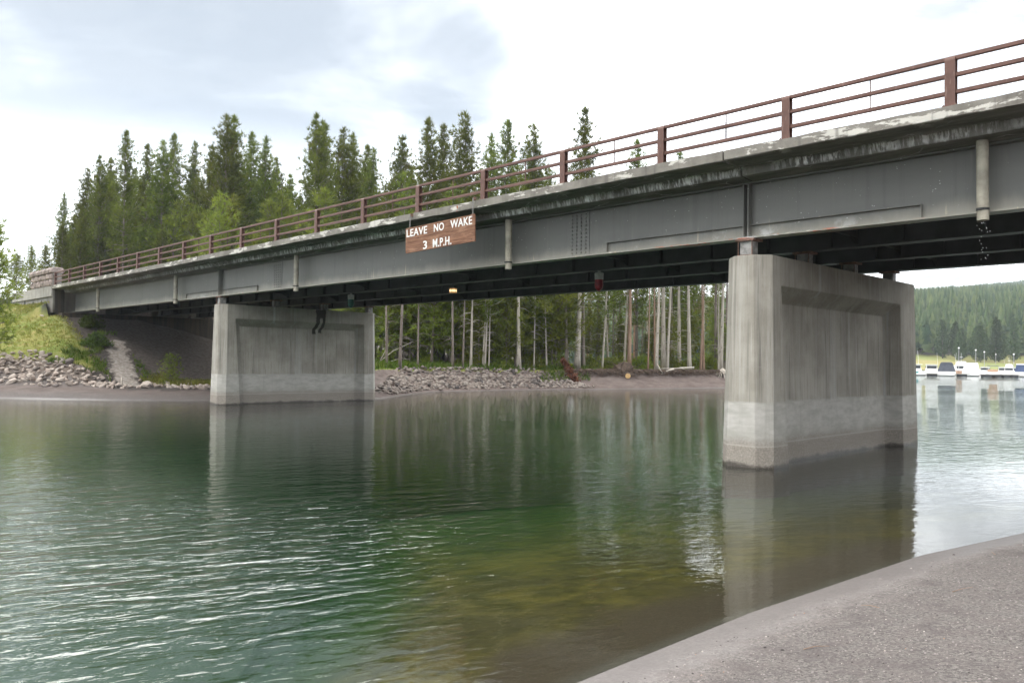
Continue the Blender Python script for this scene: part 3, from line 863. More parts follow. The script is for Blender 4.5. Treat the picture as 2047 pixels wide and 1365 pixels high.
# railing: bent-plate posts, three rails, thin pickets
railing = empty('railing'); railing.parent = bridge
def post_mesh():
    m = MB(); wd, dp, ht = .076, .064, .80
    arc = [(-dp, 0)] + [(-dp * math.cos(a), ht - dp + dp * math.sin(a)) for a in np.linspace(0, math.pi, 9)] + [(dp, 0)]
    q = dp - .014
    inn = [(q, 0)] + [(q * math.cos(a), ht - dp + q * math.sin(a)) for a in np.linspace(0, math.pi, 9)] + [(-q, 0)]
    m.prism(arc + inn, 'x', -wd, wd)
    m.box(-.009, .009, -q, q, .01, ht - .03)
    m.box(-.10, .10, -.10, .10, -.008, .012)
    for a in (-.085, .085): m.ball((a, -.085, .016), .014, 6, 4)
    return m.mesh('railing_post', M['rail'])
pm = post_mesh()
S = 2.757
ks = [kk for kk in range(-7, 18)]
xs_posts = [-S * kk for kk in ks] + [-49.75]
for xx in xs_posts:
    o = link(bpy.data.objects.new('railing_post', pm)); o.parent = railing; o.location = (xx, .12, 6.215)
for z_ in (6.985, 6.715, 6.44):
    m = MB(); m.box(-49.75, 19.5, .085, .155, z_ - .031, z_ + .031)
    m.build('rail', M['rail'], railing, bevel=.006)
pk = MB().box(-.0085, .0085, -.0085, .0085, 0, .52).mesh('picket', M['rail'])
for a, b in zip(xs_posts[:-1], xs_posts[1:]):
    o = link(bpy.data.objects.new('picket', pk)); o.parent = railing; o.location = ((a + b) / 2 + .12, .12, 6.455)

# drain pipes
for i, xx in enumerate((.21, -11.0, -22.2, -33.4, -44.6, 11.4)):
    m = MB(); rp = .092
    m.tube([(0, 0, 5.84), (.004, 0, 5.2), (.012, 0, 4.50)], [rp, rp * .985, rp * .97], 18, False)
    m.tube([(.012, 0, 4.50), (.004, 0, 5.2), (0, 0, 5.84)], [rp * .9, rp * .9, rp * .9], 18, False)
    m.tube([(.0115, 0, 4.502), (.012, 0, 4.50)], [rp * .90, rp * .97], 18, False)
    o = m.build('drain_pipe', M['pipe'], bridge, True, recalc=False); o.location = (xx, 1.02 - .03, 0)
    c = MB(); c.tube([(.008, 0, 4.66), (.008, 0, 4.70)], rp + .006, 18); c.box(-.02, .035, -rp - .03, -rp, 4.665, 4.695)
    c.build('pipe_clamp', M['dark_steel'], o)

# slack cables slung between the girders
for a, b, v, dz_ in ((-16.6, -10.2, 3.8, .16), (-10.2, -6.5, 3.9, .22), (-22.9, -19.5, 3.8, .2), (-16.6, -22.9, 3.8, .14)):
    pts = [(a + (b - a) * q / 14, v, 4.66 - dz_ * math.sin(math.pi * q / 14) * (1 if q < 9 else .8)) for q in range(15)]
    MB().tube(pts, .008, 5).build('cable', M['dark_steel'], bridge)

# ------------------------------------------------------------------ stone parapet on the wing wall
sp = empty('stone_parapet'); sp.matrix_world = BR
tag(sp, 'pinkish rubble stone parapet block at the far end of the brown railing', 'stone wall')
MB().box(-54.75, -49.95, .02, .5, 6.204, 7.06).build('core', M['mortar'], sp)
r_ = random.Random(4)
def stone(poly, y0, depth, nm='stone'):
    m = MB()
    cx = sum(p[0] for p in poly) / len(poly); cz = sum(p[1] for p in poly) / len(poly)
    n = len(poly)
    a = [(p[0], y0, p[1]) for p in poly]
    b = [(cx + (p[0] - cx) * .93, y0 - depth * r_.uniform(.5, .9), cz + (p[1] - cz) * .93) for p in poly]
    c_ = [(cx + (p[0] - cx) * .6 + r_.uniform(-.03, .03), y0 - depth * r_.uniform(.9, 1.2), cz + (p[1] - cz) * .6) for p in poly]
    vs = a + b + c_ + [(cx, y0 - depth * 1.1, cz)]
    fs = [tuple(range(n))]
    for i in range(n):
        j = (i + 1) % n
        fs += [(i, j, n + j, n + i), (n + i, n + j, 2 * n + j, 2 * n + i), (2 * n + i, 2 * n + j, 3 * n)]
    m.add(vs, fs)
    return m.build(nm, M['wall_stone'], sp)
rows = [(6.21, 6.60), (6.62, 6.97)]
for (za, zb_) in rows:
    xx = -54.75
    while xx < -50.05:
        wd = min(r_.uniform(.5, 1.0), -49.97 - xx)
        sl_ = r_.uniform(-.1, .1)
        stone([(xx + .02, za + r_.uniform(0, .03)), (xx + wd - .02, za), (xx + wd - .02 + sl_, zb_ - .12), (xx + wd - .1 + sl_ * .5, zb_), (xx + .08, zb_), (xx + .02, zb_ - .13)], .02, .11)
        xx += wd
xx = -54.85
while xx < -50.0:
    wd = min(r_.uniform(1.1, 1.8), -49.9 - xx)
    cap = MB()
    n = 10
    for q in range(1):
        ring_ = [(-.16, 6.99), (.62, 6.99), (.68, 7.14), (.6, 7.30), (.2, 7.36), (-.1, 7.30), (-.2, 7.14)]
        st_ = []
        for t_ in (0, .12, .5, .88, 1):
            kx = xx + .01 + (wd - .02) * t_; sc_ = .80 if t_ in (0, 1) else 1 + r_.uniform(-.05, .05)
            st_ += [(kx, .22 + (a - .22) * sc_, 7.15 + (b - 7.15) * sc_ + r_.uniform(-.015, .015)) for a, b in ring_]
        m7 = len(ring_); fs = []
        for i in range(4):
            for k in range(m7): fs.append((i * m7 + k, i * m7 + (k + 1) % m7, (i + 1) * m7 + (k + 1) % m7, (i + 1) * m7 + k))
        fs.append(tuple(range(m7))); fs.append(tuple(range(4 * m7, 5 * m7)))
        cap.add(st_, fs)
    cap.build('cap_stone', M['wall_stone'], sp)
    xx += wd

# ------------------------------------------------------------------ hanging sign
sg = empty('hanging_sign'); sg.matrix_world = BR @ Matrix.Translation((-12.61, -.075, 5.455)) @ Matrix.Rotation(R(-1.2), 4, 'Y')
tag(sg, 'brown wooden plank sign reading LEAVE NO WAKE 3 M.P.H. hung on two chains', 'sign')
MB().box(-1.475, 1.475, -.02, .02, .035, .355).build('plank', M['wood'], sg, bevel=.005)
MB().box(-1.475, 1.475, -.02, .02, -.355, .031).build('plank', M['wood'], sg, bevel=.005)
bt = MB()
for a in (-1.25, 0, 1.25): bt.box(a - .05, a + .05, .021, .05, -.33, .33)
for a in (-1.36, 1.36):
    for b in (-.29, .29): bt.ball((a, -.021, b), .014, 6, 4)
bt.build('batten', M['dark_steel'], sg)
def word(txt, x0, x1, z0, z1):
    cu = bpy.data.curves.new('t', 'FONT'); cu.body = txt; cu.size = 1; cu.offset = .016; cu.extrude = .006; cu.resolution_u = 4
    cu.space_character = 1.08
    o = bpy.data.objects.new('t', cu); COL.objects.link(o)
    bpy.context.view_layer.update()
    me = bpy.data.meshes.new_from_object(o.evaluated_get(bpy.context.evaluated_depsgraph_get()))
    bpy.data.objects.remove(o); bpy.data.curves.remove(cu)
    co_ = np.empty(len(me.vertices) * 3, np.float32); me.vertices.foreach_get('co', co_); co_ = co_.reshape(-1, 3)
    a, b = co_.min(0), co_.max(0)
    q = np.empty_like(co_)
    q[:, 0] = x0 + (co_[:, 0] - a[0]) / (b[0] - a[0]) * (x1 - x0)
    q[:, 2] = z0 + (co_[:, 1] - a[1]) / (b[1] - a[1]) * (z1 - z0)
    q[:, 1] = -.0215 - (co_[:, 2] - a[2]) * .6
    me.vertices.foreach_set('co', q.ravel()); me.name = 'lettering'
    me.materials.clear(); me.materials.append(M['white_letter']); me.update()
    o = link(bpy.data.objects.new('lettering', me)); o.parent = sg
X0 = -12.61
for txt, a, b, za, zb_ in (('LEAVE', -14.03, -13.10, .095, .308), ('NO', -12.80, -12.37, .095, .308), ('WAKE', -12.10, -11.23, .10, .315), ('3', -13.27, -13.10, -.33, -.10), ('M.P.H.', -12.84, -12.06, -.33, -.10)):
    word(txt, a - X0, b - X0, za, zb_)
def chain(x0, z0, x1, z1):
    m = MB(); n = 13
    for i in range(n):
        t_ = (i + .5) / n; cx, cz = x0 + (x1 - x0) * t_, z0 + (z1 - z0) * t_
        hl = abs(z0 - z1) / n * .66; hw = .017
        pts = []
        for a in range(11):
            an = 2 * math.pi * a / 10
            p = (hw * math.cos(an), hl * math.sin(an))
            pts.append((cx + (p[0] if i % 2 else 0), -.004 + (0 if i % 2 else p[0]), cz + p[1]))
        m.tube(pts, .0065, 5, False)
    m.m = 1
    m.box(x1 - .02, x1 + .02, -.026, .026, z1 - .09, z1 + .012)
    m.box(x0 - .03, x0 + .03, .01, .075, z0 - .05, z0 + .03)
    m.build('chain', [M['chain'], M['rusty']], sg)
chain(-1.28, .735, -1.30, .36); chain(1.395, .78, 1.385, .36)

# ------------------------------------------------------------------ navigation lights under the second girder
def nav(x, glass, label, kind):
    o = empty('navigation_light'); o.matrix_world = BR @ Matrix.Translation((x, 3.8, 0))
    tag(o, label, 'light')
    if kind == 'lamp':
        m = MB(); m.tube([(0, 0, 4.65), (0, 0, 4.52)], .03, 8); m.tube([(0, 0, 4.52), (0, 0, 4.50), (0, 0, 4.495)], [.05, .17, .17], 14)
        m.tube([(0, 0, 4.345), (0, 0, 4.335)], .126, 14)
        for a in range(6): m.tube([(.132 * math.cos(a * 1.047), .132 * math.sin(a * 1.047), 4.345), (.132 * math.cos(a * 1.047), .132 * math.sin(a * 1.047), 4.495)], .007, 4)
        m.build('housing', M['dark_steel'], o)
        g = MB(); g.tube([(0, 0, 4.345), (0, 0, 4.495)], .122, 16); g.build('lens', M[glass], o, True)
        b_ = MB(); b_.tube([(0, 0, 4.39), (0, 0, 4.45)], .1235, 16, False); b_.build('bulb', M['bulb'], o, True)
    else:
        m = MB(); m.tube([(0, 0, 4.65), (0, 0, 4.60)], .04, 8); m.tube([(0, 0, 4.60), (0, 0, 4.58), (0, 0, 4.40)], [.09, .13, .12], 12)
        m.build('housing', M['greybox'], o)
        g = MB(); g.tube([(0, 0, 4.40), (0, 0, 4.24), (0, 0, 4.16), (0, 0, 4.08)], [.115, .125, .11, .03], 12); g.build('lens', M[glass], o)
nav(-22.9, 'greenglass', 'green lensed navigation light hung below the bridge by the far pier', 'drop')
nav(-16.6, 'lamp', 'lit yellow navigation lamp hung below the middle of the main span', 'lamp')
nav(-10.2, 'redglass', 'red lensed navigation light hung below the bridge towards the near pier', 'drop')

# ------------------------------------------------------------------ trees
def blades(C_, D_, nb, length, width, rs, up=.35):
    """needle tufts: at each centre C_ with outward direction D_, nb kite-shaped leaf faces"""
    n = len(C_)
    C2 = np.repeat(C_, nb, 0); D2_ = np.repeat(D_, nb, 0)
    d_ = D2_ * .75 + rs.normal(0, .62, (n * nb, 3)) + np.array([0, 0, up])
    d_ /= np.linalg.norm(d_, axis=1)[:, None] + 1e-9
    s_ = np.cross(d_, rs.normal(0, 1, (n * nb, 3))); s_ /= np.linalg.norm(s_, axis=1)[:, None] + 1e-9
    L_ = length * rs.uniform(.6, 1.3, (n * nb, 1)); w_ = width * rs.uniform(.6, 1.3, (n * nb, 1))
    V = np.stack([C2, C2 + d_ * L_ * .45 + s_ * w_, C2 + d_ * L_, C2 + d_ * L_ * .45 - s_ * w_], 1).reshape(-1, 3)
    return V, np.arange(len(V)).reshape(-1, 4)

def make_tree(seed, Ht, c0, Rad, step, per, tuft, blade, bw, bark, leaf, tr0, elev=(.9, .1), dead=0, top=.0, holes=.0, name='pine', nb=7):
    rs = np.random.RandomState(seed)
    # trunk with a slight sweep
    a_, b_ = rs.uniform(-.012, .012, 2) * Ht
    def axis(z): q = z / Ht; return np.array([a_ * math.sin(q * 2.6), b_ * math.sin(q * 2.2), z])
    tm = MB(); n = 12
    tm.tube([axis(Ht * i / n) for i in range(n + 1)], [max(.018, tr0 * (1 - (i / n) * .93) * (1.25 if i == 0 else 1)) for i in range(n + 1)], 8)
    for i in range(dead):
        z = Ht * rs.uniform(.12, max(c0, .2) + .12); az = rs.uniform(0, 6.28); l = rs.uniform(.5, 1.9) * Rad / 1.6
        p = axis(z); dr = np.array([math.cos(az), math.sin(az), rs.uniform(-.25, .3)])
        tm.tube([p, p + dr * l * .5 + [0, 0, .05 * l], p + dr * l + [0, 0, -.12 * l]], [.022, .015, .006], 4)
    cs, dsx = [], []
    bm_ = MB(); z = c0 * Ht; az = rs.uniform(0, 6.28); k = 0
    bias_az = rs.uniform(0, 6.28)
    while z < Ht - .12:
        q = (z - c0 * Ht) / (Ht * (1 - c0))
        env = Rad * (1 - math.exp(-2.6 * (1 - q))) / .926 * min(1, (q + .12 + .1 * c0) / .30) + .07
        if rs.rand() < holes: env *= .45
        for i in range(per if q < .9 else max(3, per - 2)):
            az += 2.399 + rs.normal(0, .35)
            l = env * rs.uniform(.5, 1.18) * (1 + .18 * math.cos(az - bias_az))
            el = elev[1] + (elev[0] - elev[1]) * q ** 1.4 + rs.normal(0, .13)
            dr = np.array([math.cos(az) * math.cos(el), math.sin(az) * math.cos(el), math.sin(el)])
            p0 = axis(z + rs.uniform(-.05, .05)); p1 = p0 + dr * l * .6; p2 = p0 + dr * l + np.array([0, 0, .16 * l])
            bm_.tube([p0, p1, p2], [.012 + .012 * l, .008 + .006 * l, .004], 3, False)
            nt_ = max(2, int(l * tuft))
            for s in np.linspace(.28 if l > .8 else .1, 1.0, nt_):
                c = p0 + (p1 - p0) * (s / .6) if s < .6 else p1 + (p2 - p1) * ((s - .6) / .4)
                off = rs.normal(0, .10 + .09 * l * min(1, s * 1.2), 3); off[2] *= .45
                cs.append(c + off); dsx.append(dr + off * 1.2)
        z += step * rs.uniform(.7, 1.3) * (1 - .35 * q); k += 1
    for i in range(3): cs.append(axis(Ht - .3 + .15 * i)); dsx.append(np.array([0, 0, 1.3]))
    V, F = blades(np.array(cs), np.array(dsx), nb, blade, bw, rs)
    lv = np_mesh('crown', V, F, leaf)
    return dict(H=Ht, trunk=tm.mesh('trunk', bark, True), crown=lv, twig=bm_.mesh('branches', bark), name=name)

def plant_tree(T, x, y, h=None, rz=None, label=None, cat='tree', group=None, wide=1.0, lean=(0, 0), z=None, twigs=True, name=None):
    s = (h / T['H']) if h else 1.0
    o = empty(name or T['name'], (x, y, (H(x, y) if z is None else z) - .06), rnd.uniform(0, 6.28) if rz is None else rz, (s * wide, s * wide, s))
    o.rotation_euler = (lean[0], lean[1], o.rotation_euler.z)
    tag(o, label, cat, group)
    for key, nm in (('trunk', 'trunk'), ('crown', 'crown'), ('twig', 'branches')):
        if key == 'twig' and not twigs: continue
        if T.get(key) is None: continue
        c = bpy.data.objects.new(nm, T[key]); COL.objects.link(c); c.parent = o
    return o

TALL = [make_tree(10 + i, 20, c, r_, .46, 6, 5.0, .40, .024, M['bark'], M['needles'], .17, dead=16, holes=.12, nb=13) for i, (c, r_) in enumerate(((.14, 2.9), (.20, 2.5), (.08, 3.2), (.30, 2.3), (.16, 2.6), (.05, 3.0)))]
SLIM = [make_tree(30 + i, 14, c, r_, .55, 4, 4.4, .38, .026, b, M['needles'], .13, dead=20, holes=.25, nb=11) for i, (c, r_, b) in enumerate(((.42, 1.3, M['bark']), (.52, 1.5, M['bark']), (.36, 1.2, M['bark_pale'])))]
BARE = [make_tree(40 + i, 15, .60, 1.4, .55, 4, 4.2, .38, .026, b, M['needles'], .17, dead=22, holes=.2, nb=11) for i, b in enumerate((M['bark_pale'], M['bark_orange'], M['bark_pale'], M['bark']))]
YOUNG = [make_tree(50 + i, 8, c, r_, .32, 5, 6.5, .30, .020, M['bark'], M['needles_young'], .075, elev=(1.0, .12), holes=.15, dead=4, nb=12, name='young_pine') for i, (c, r_) in enumerate(((.10, 1.5), (.16, 1.7), (.06, 1.35), (.24, 1.6)))]
FARP = [make_tree(70 + i, 15, .06, r_, .6, 6, 2.2, .75, .13, M['bark'], M['needles_blue'], .16, name='pine', nb=6) for i, r_ in enumerate((2.6, 2.2, 3.0))]
SAP = [make_tree(80 + i, 2.2, .04, .55, .16, 5, 9, .16, .022, M['bark'], M['needles_young'], .025, name='sapling') for i in range(2)]

# the trees that make the skyline, left to right: bearing (photo px), top (photo px), distance, kind
SKY = [
    (122, 387, 78, 4, 'ragged dark pine at the far left end of the wood by open sky'),
    (164, 338, 80, 0, 'pine rising just right of the leftmost ragged pine of the skyline'),
    (188, 312, 76, 2, 'broad pointed pine left of the tallest spire on the left half of the skyline'),
    (214, 319, 86, 1, 'narrow dark pine half hidden behind the slender spire at the left of the skyline'),
    (243, 262, 72, 3, 'slender spire-topped pine, highest of the left group, grey trunk bare low down'),
    (281, 290, 80, 1, 'tall pine next right of the slender spire, with a rounded bushy top'),
    (315, 283, 77, 0, 'pine between the bushy-topped pine and the thin open-topped one on the left'),
    (339, 269, 82, 3, 'thin open-topped pine sticking up in the gap left of the notched twin tops'),
    (380, 285, 84, 4, 'pine alone in the dip of the skyline left of the twin tops'),
    (416, 293, 78, 2, 'wide dark pine pressed against the left side of the twin tops'),
    (441, 232, 74, 0, 'tallest pine of the left wood, left one of the twin tops'),
    (459, 235, 76, 1, 'tall thin pine, right one of the twin tops'),
    (494, 266, 80, 3, 'tall pine just right of the twin tops'),
    (521, 275, 77, 4, 'dark narrow pine at the right shoulder of the left wood'),
    (543, 318, 84, 5, 'lower pine filling the right shoulder of the left wood'),
    (575, 350, 90, 2, 'lowest skyline pine in the pale gap between the left wood and the tall broad pine'),
    (621, 229, 68, 2, 'tall broad pine with a sharp leader standing over the middle of the left railing'),
    (644, 248, 72, 1, 'pine touching the right side of the tall broad sharp-topped pine'),
    (681, 258, 75, 0, 'pine left of the open sky gap above the railing, taller of a close pair'),
    (700, 269, 77, 4, 'pine at the right of a close pair by the open sky gap'),
    (727, 293, 82, 3, 'thin see-through pine standing in the sky gap left of the sign'),
    (740, 298, 79, 4, 'short dark pine at the right edge of the sky gap left of the sign'),
    (797, 273, 72, 2, 'pine with a wide base above the railing just left of the sign'),
    (844, 239, 68, 1, 'tall dark pine directly above the hanging sign'),
    (877, 251, 72, 3, 'see-through twin-stemmed looking pine between two dense ones above the sign'),
    (919, 227, 66, 0, 'tallest pine above the right end of the sign, dense down one side'),
    (979, 270, 74, 4, 'pale-sided pine left of the round-topped one above the middle of the railing'),
    (1011, 243, 69, 3, 'round-topped pine with a bare stem above the middle of the railing'),
    (1057, 251, 71, 0, 'wide cone-shaped pine, last before the lone tall pine on the right'),
    (1167, 217, 64, 3, 'lone tall pine standing clear against the sky right of the wood'),
    (1273, 281, 76, 1, 'tip of a single pine showing through the railing right of the lone tall pine'),
    (1358, 305, 78, 4, 'small sprig of a treetop peeping over the deck edge farther right'),
]
for px, py, Y, kd, lab in SKY:
    x = spot(px, Y); z0 = H(x, Y); top = zat(px, py, Y)
    plant_tree(TALL[kd], x, Y, top - z0 + .1, label=lab, group='pines of the skyline', wide=.86)
# the wood below and behind the skyline
r_ = random.Random(11)
def wood(n, px0, px1, Y0, Y1, topfn, kinds, label, group, wide=1.0):
    for i in range(n):
        px = px0 + (px1 - px0) * (i + r_.random()) / n; Y = r_.uniform(Y0, Y1); x = spot(px, Y)
        h = topfn(px, Y) - H(x, Y)
        if h < 2: continue
        plant_tree(r_.choice(kinds), x, Y, h, label=label, group=group, wide=wide * r_.uniform(.9, 1.15))
wood(42, 112, 560, 82, 108, lambda p, Y: zat(p, r_.uniform(330, 440) + max(0, (230 - p)) * .75, Y), TALL, 'dark pine in the depth of the wood behind the railing on the left', 'pines in the depth of the left wood', 1.05)
wood(26, 560, 1110, 84, 108, lambda p, Y: zat(p, r_.uniform(330, 420), Y), TALL[:5], 'pine filling the wood below the skyline left and right of the sign', 'pines below the skyline around the sign')
wood(24, 335, 760, 62, 78, lambda p, Y: zat(p, r_.choice((390, 430, 470, 500)) + r_.uniform(-15, 15) - max(0, (560 - p)) * .03, Y), YOUNG, 'bright green young pine in front of the dark wood, behind the railing', 'bright young pines behind the railing', .95)
wood(7, 770, 1090, 72, 80, lambda p, Y: zat(p, r_.uniform(335, 380), Y), TALL, 'smaller pine low above the railing near the sign', 'smaller pines above the railing near the sign')
wood(10, 96, 330, 70, 78, lambda p, Y: zat(p, r_.uniform(430, 480), Y), TALL[2:3] + TALL[5:], 'low dark pine at the foot of the left wood, behind the railing', 'low pines at the foot of the left wood')

# trunks seen under the bridge: bearing of the foot, distance, height, kind, lean
UND = [
    (1154, 61, 14, BARE, 0, 1.55, 'thick pale barkless trunk with dead side branches, left of the red lens', 0),
    (1194, 74, 14, SLIM, 0, .9, None, 0), (1204, 65, 13, SLIM, 2, .8, 'slim pale trunk leaning right, two trunks right of the thick pale one', .025),
    (1218, 70, 12, SLIM, 2, .7, None, .01), (1226, 76, 13, SLIM, 0, .7, None, 0), (1239, 80, 14, SLIM, 1, .8, None, .012), (1248, 70, 15, SLIM, 2, .85, None, .02),
    (1258, 66, 16, BARE, 1, 1.05, 'brown trunk leaning right just above the cut log end', .018), (1296, 64, 13, BARE, 1, .55, 'thin orange trunk standing straight between the brown one and the pale pair', -.008),
    (1310, 66, 14, BARE, 1, .65, None, 0), (1312, 62, 15, BARE, 0, 1.05, 'clean white trunk whose foot overhangs the eroded bank', .016), (1327, 68, 16, BARE, 2, 1.35, 'stout grey-white trunk right of the overhanging one', -.006),
    (1334, 67, 15, BARE, 2, .8, None, .012), (1340, 76, 15, BARE, 3, 1.2, None, 0), (1359, 71, 15, BARE, 2, 1.15, 'straight grey-white trunk standing alone in the pale gap', .004), (1379, 64, 15, BARE, 0, 1.15, 'white knotty trunk beside the driftwood snag', .006),
    (1401, 68, 14, BARE, 1, .7, None, .014), (1407, 67, 14, BARE, 1, .85, 'orange-brown trunk leaning right, midway to the near pier', .018), (1432, 74, 15, BARE, 3, 1.2, None, 0), (1437, 66, 14, BARE, 0, .5, None, -.01), (1441, 65, 15, BARE, 2, 1.2, 'pale trunk nearest the near pier, with grey roots at its foot', .014),
    (1452, 78, 15, BARE, 3, 1.0, None, 0), (1470, 72, 15, BARE, 2, 1.0, None, .0), (1500, 76, 14, BARE, 1, 1.0, None, .0),
    (800, 60, 13, SLIM, 1, .95, 'grey trunk leaning right nearest the far pier', .012), (774, 66, 12, SLIM, 0, .8, None, 0), (836, 63, 11, SLIM, 0, .7, None, 0), (906, 59, 13, SLIM, 1, .85, 'grey straight trunk in the leafy wood behind the middle of the stone bank', .006),
    (926, 62, 12, SLIM, 0, .7, None, .004), (942, 60, 13, SLIM, 2, .85, 'white straight stem in the leafy wood left of the crossing pair', .004), (966, 60, 11, SLIM, 2, .8, 'left stem of the crossing pale pair above the grass end of the stone bank', .004), (970, 59, 10, SLIM, 2, .75, 'right stem of the crossing pale pair, leaning right', .035), (978, 59, 10, SLIM, 2, .6, None, .012),
    (1031, 64, 13, SLIM, 1, .9, None, 0), (1038, 72, 15, BARE, 0, 1.0, 'white trunk glimpsed through leaves left of the thick pale one', 0), (1068, 62, 11, SLIM, 2, .65, None, .01), (1094, 61, 10, SLIM, 2, .75, 'pale stem leaning right before the bright green young pines', .015), (1133, 63, 14, SLIM, 1, 1.0, 'grey trunk just left of the thick pale barkless one', .006),
]
for px, Y, h, kinds, i, thick, lab, lean in UND:
    Y = max(Y, bank_line(px, 3.0)) if px > 1150 else bank_line(px, 3.1) + r_.uniform(0, 1.2); x = spot(px, Y)
    T = kinds[i]
    if not lab: lean += r_.gauss(0, .02)
    o = plant_tree(T, x, Y, h, label=lab or ('slender trunk in the open wood between the big pale trunks' if px > 1150 else 'slender grey stem in the leafy wood behind the stone bank'),
                   group='trunks seen under the bridge', lean=(0, lean + .012))
    for c in o.children:
        if c.name.startswith('trunk'): c.scale = (thick, thick, 1)
def mid(n, px0, px1, Y0, Y1, h0, h1, kinds, label, group, wide=1.0):
    for i in range(n):
        px = px0 + (px1 - px0) * (i + r_.random()) / n; Y = max(r_.uniform(Y0, Y1), bank_line(px, 4.2)); x = spot(px, Y)
        plant_tree(r_.choice(kinds), x, Y, r_.uniform(h0, h1), label=label, group=group, wide=wide * r_.uniform(.9, 1.2))
mid(38, 745, 1140, 58.5, 70, 7, 12, YOUNG, 'leafy young pine under the bridge behind the stone bank', 'leafy young pines behind the stone bank', 1.05)
mid(22, 745, 1140, 70, 84, 9, 15, TALL[2:] + SLIM, 'dark pine deep in the wood under the bridge, left of the pale trunks', 'dark pines deep under the bridge on the left')
mid(24, 1150, 1520, 78, 100, 9, 16, SLIM + TALL[3:4] + BARE, 'dark pine deep among the open trunks under the bridge', 'dark pines deep among the open trunks')
mid(12, 1160, 1480, 68, 82, 2.2, 6, YOUNG, 'small green pine growing between the trunks under the bridge', 'small pines between the trunks', 1.1)
# the young pine at the left edge and its neighbours
plant_tree(YOUNG[1], spot(-14, 41), 41, zat(8, 440, 41) - H(spot(-14, 41), 41), label='bright young pine on the grass slope at the left edge', wide=.92)
plant_tree(YOUNG[0], spot(58, 58), 58, zat(62, 490, 58) - H(spot(58, 58), 58), label='small young pine behind the stone parapet', wide=1.0)
plant_tree(YOUNG[2], spot(86, 66), 66, zat(86, 490, 66) - H(spot(86, 66), 66), label='reddish green young pine just right of the small one behind the parapet', wide=1.2)
plant_tree(YOUNG[3], spot(30, 62), 62, zat(30, 505, 62) - H(spot(30, 62), 62), label='low young pine behind the wing wall, left of the parapet', wide=1.2)
plant_tree(YOUNG[3], spot(-60, 47), 47, 6.5, label='young pine beyond the left edge of the slope', wide=1.2)
plant_tree(SAP[0], spot(341, 41.6), 41.6, 1.7, label='small dark conifer seedling among stones left of the far pier', wide=1.2)

# bushes
def bush(x, y, h, w_, mat, label, n=500, name='bush', grp=None, blade=.17):
    rs = np.random.RandomState(int(abs(x * 100)) % 9999)
    a = rs.uniform(0, 6.28, n); q = rs.uniform(0, 1, n) ** .6; zz_ = rs.uniform(.02, 1, n) ** 1.3
    rad = w_ * np.sqrt(np.clip(1 - zz_ ** 2 * .8, 0, 1)) * q * (1 + .35 * np.sin(3 * a + x) + .2 * np.sin(7 * a)); zz_ = zz_ * (1 + .3 * np.sin(5 * a + 2 * x))
    C_ = np.column_stack([np.cos(a) * rad, np.sin(a) * rad, zz_ * h])
    V, F = blades(C_, C_ / (np.linalg.norm(C_, axis=1)[:, None] + .01), 5, blade * rs.uniform(.8, 1.3), blade * .15, rs, .6)
    me = np_mesh('leaves', V, F, mat)
    st = MB()
    for i in range(9):
        a_ = rs.uniform(0, 6.28); st.tube([(0, 0, -.05), (math.cos(a_) * w_ * .35, math.sin(a_) * w_ * .35, h * .5), (math.cos(a_) * w_ * .7, math.sin(a_) * w_ * .7, h * .85)], [.02, .012, .005], 4, False)
    o = empty(name, (x, y, H(x, y) - .02)); tag(o, label, 'bush', grp)
    c = link(bpy.data.objects.new('leaves', me)); c.parent = o
    st.build('stems', M['bark'], o)
    return o
bush(spot(178, 47.3), 47.3, .6, .6, M['shrub'], 'dark green bush below the abutment shelf')
bush(spot(194, 45.2), 45.2, .55, .6, M['shrub'], 'bright green rounded clump at the edge of the shade under the bridge', 800)
for px, Y, h, w_ in ((1180, 70, .9, 1.2), (1225, 66, .8, 1.3), (1285, 64, .9, 1.1), (1345, 70, .8, 1.2), (1372, 65, .7, .8), (1420, 69, .9, 1.0), (1110, 60.5, 1.0, 1.2), (1060, 60.5, .8, 1.1), (850, 61.5, .9, 1.1), (940, 60.3, .9, 1.2), (1000, 60.3, .8, 1.2), (1400, 75, 1.2, 1.5), (1250, 76, 1.2, 1.6)):
    Y = max(Y, bank_line(px, 4.4))
    bush(spot(px, Y), Y, h, w_, M['needles_young'], 'low leafy undergrowth bush at the foot of the trunks under the bridge', 420, grp='undergrowth bushes at the edge of the wood', blade=.24)

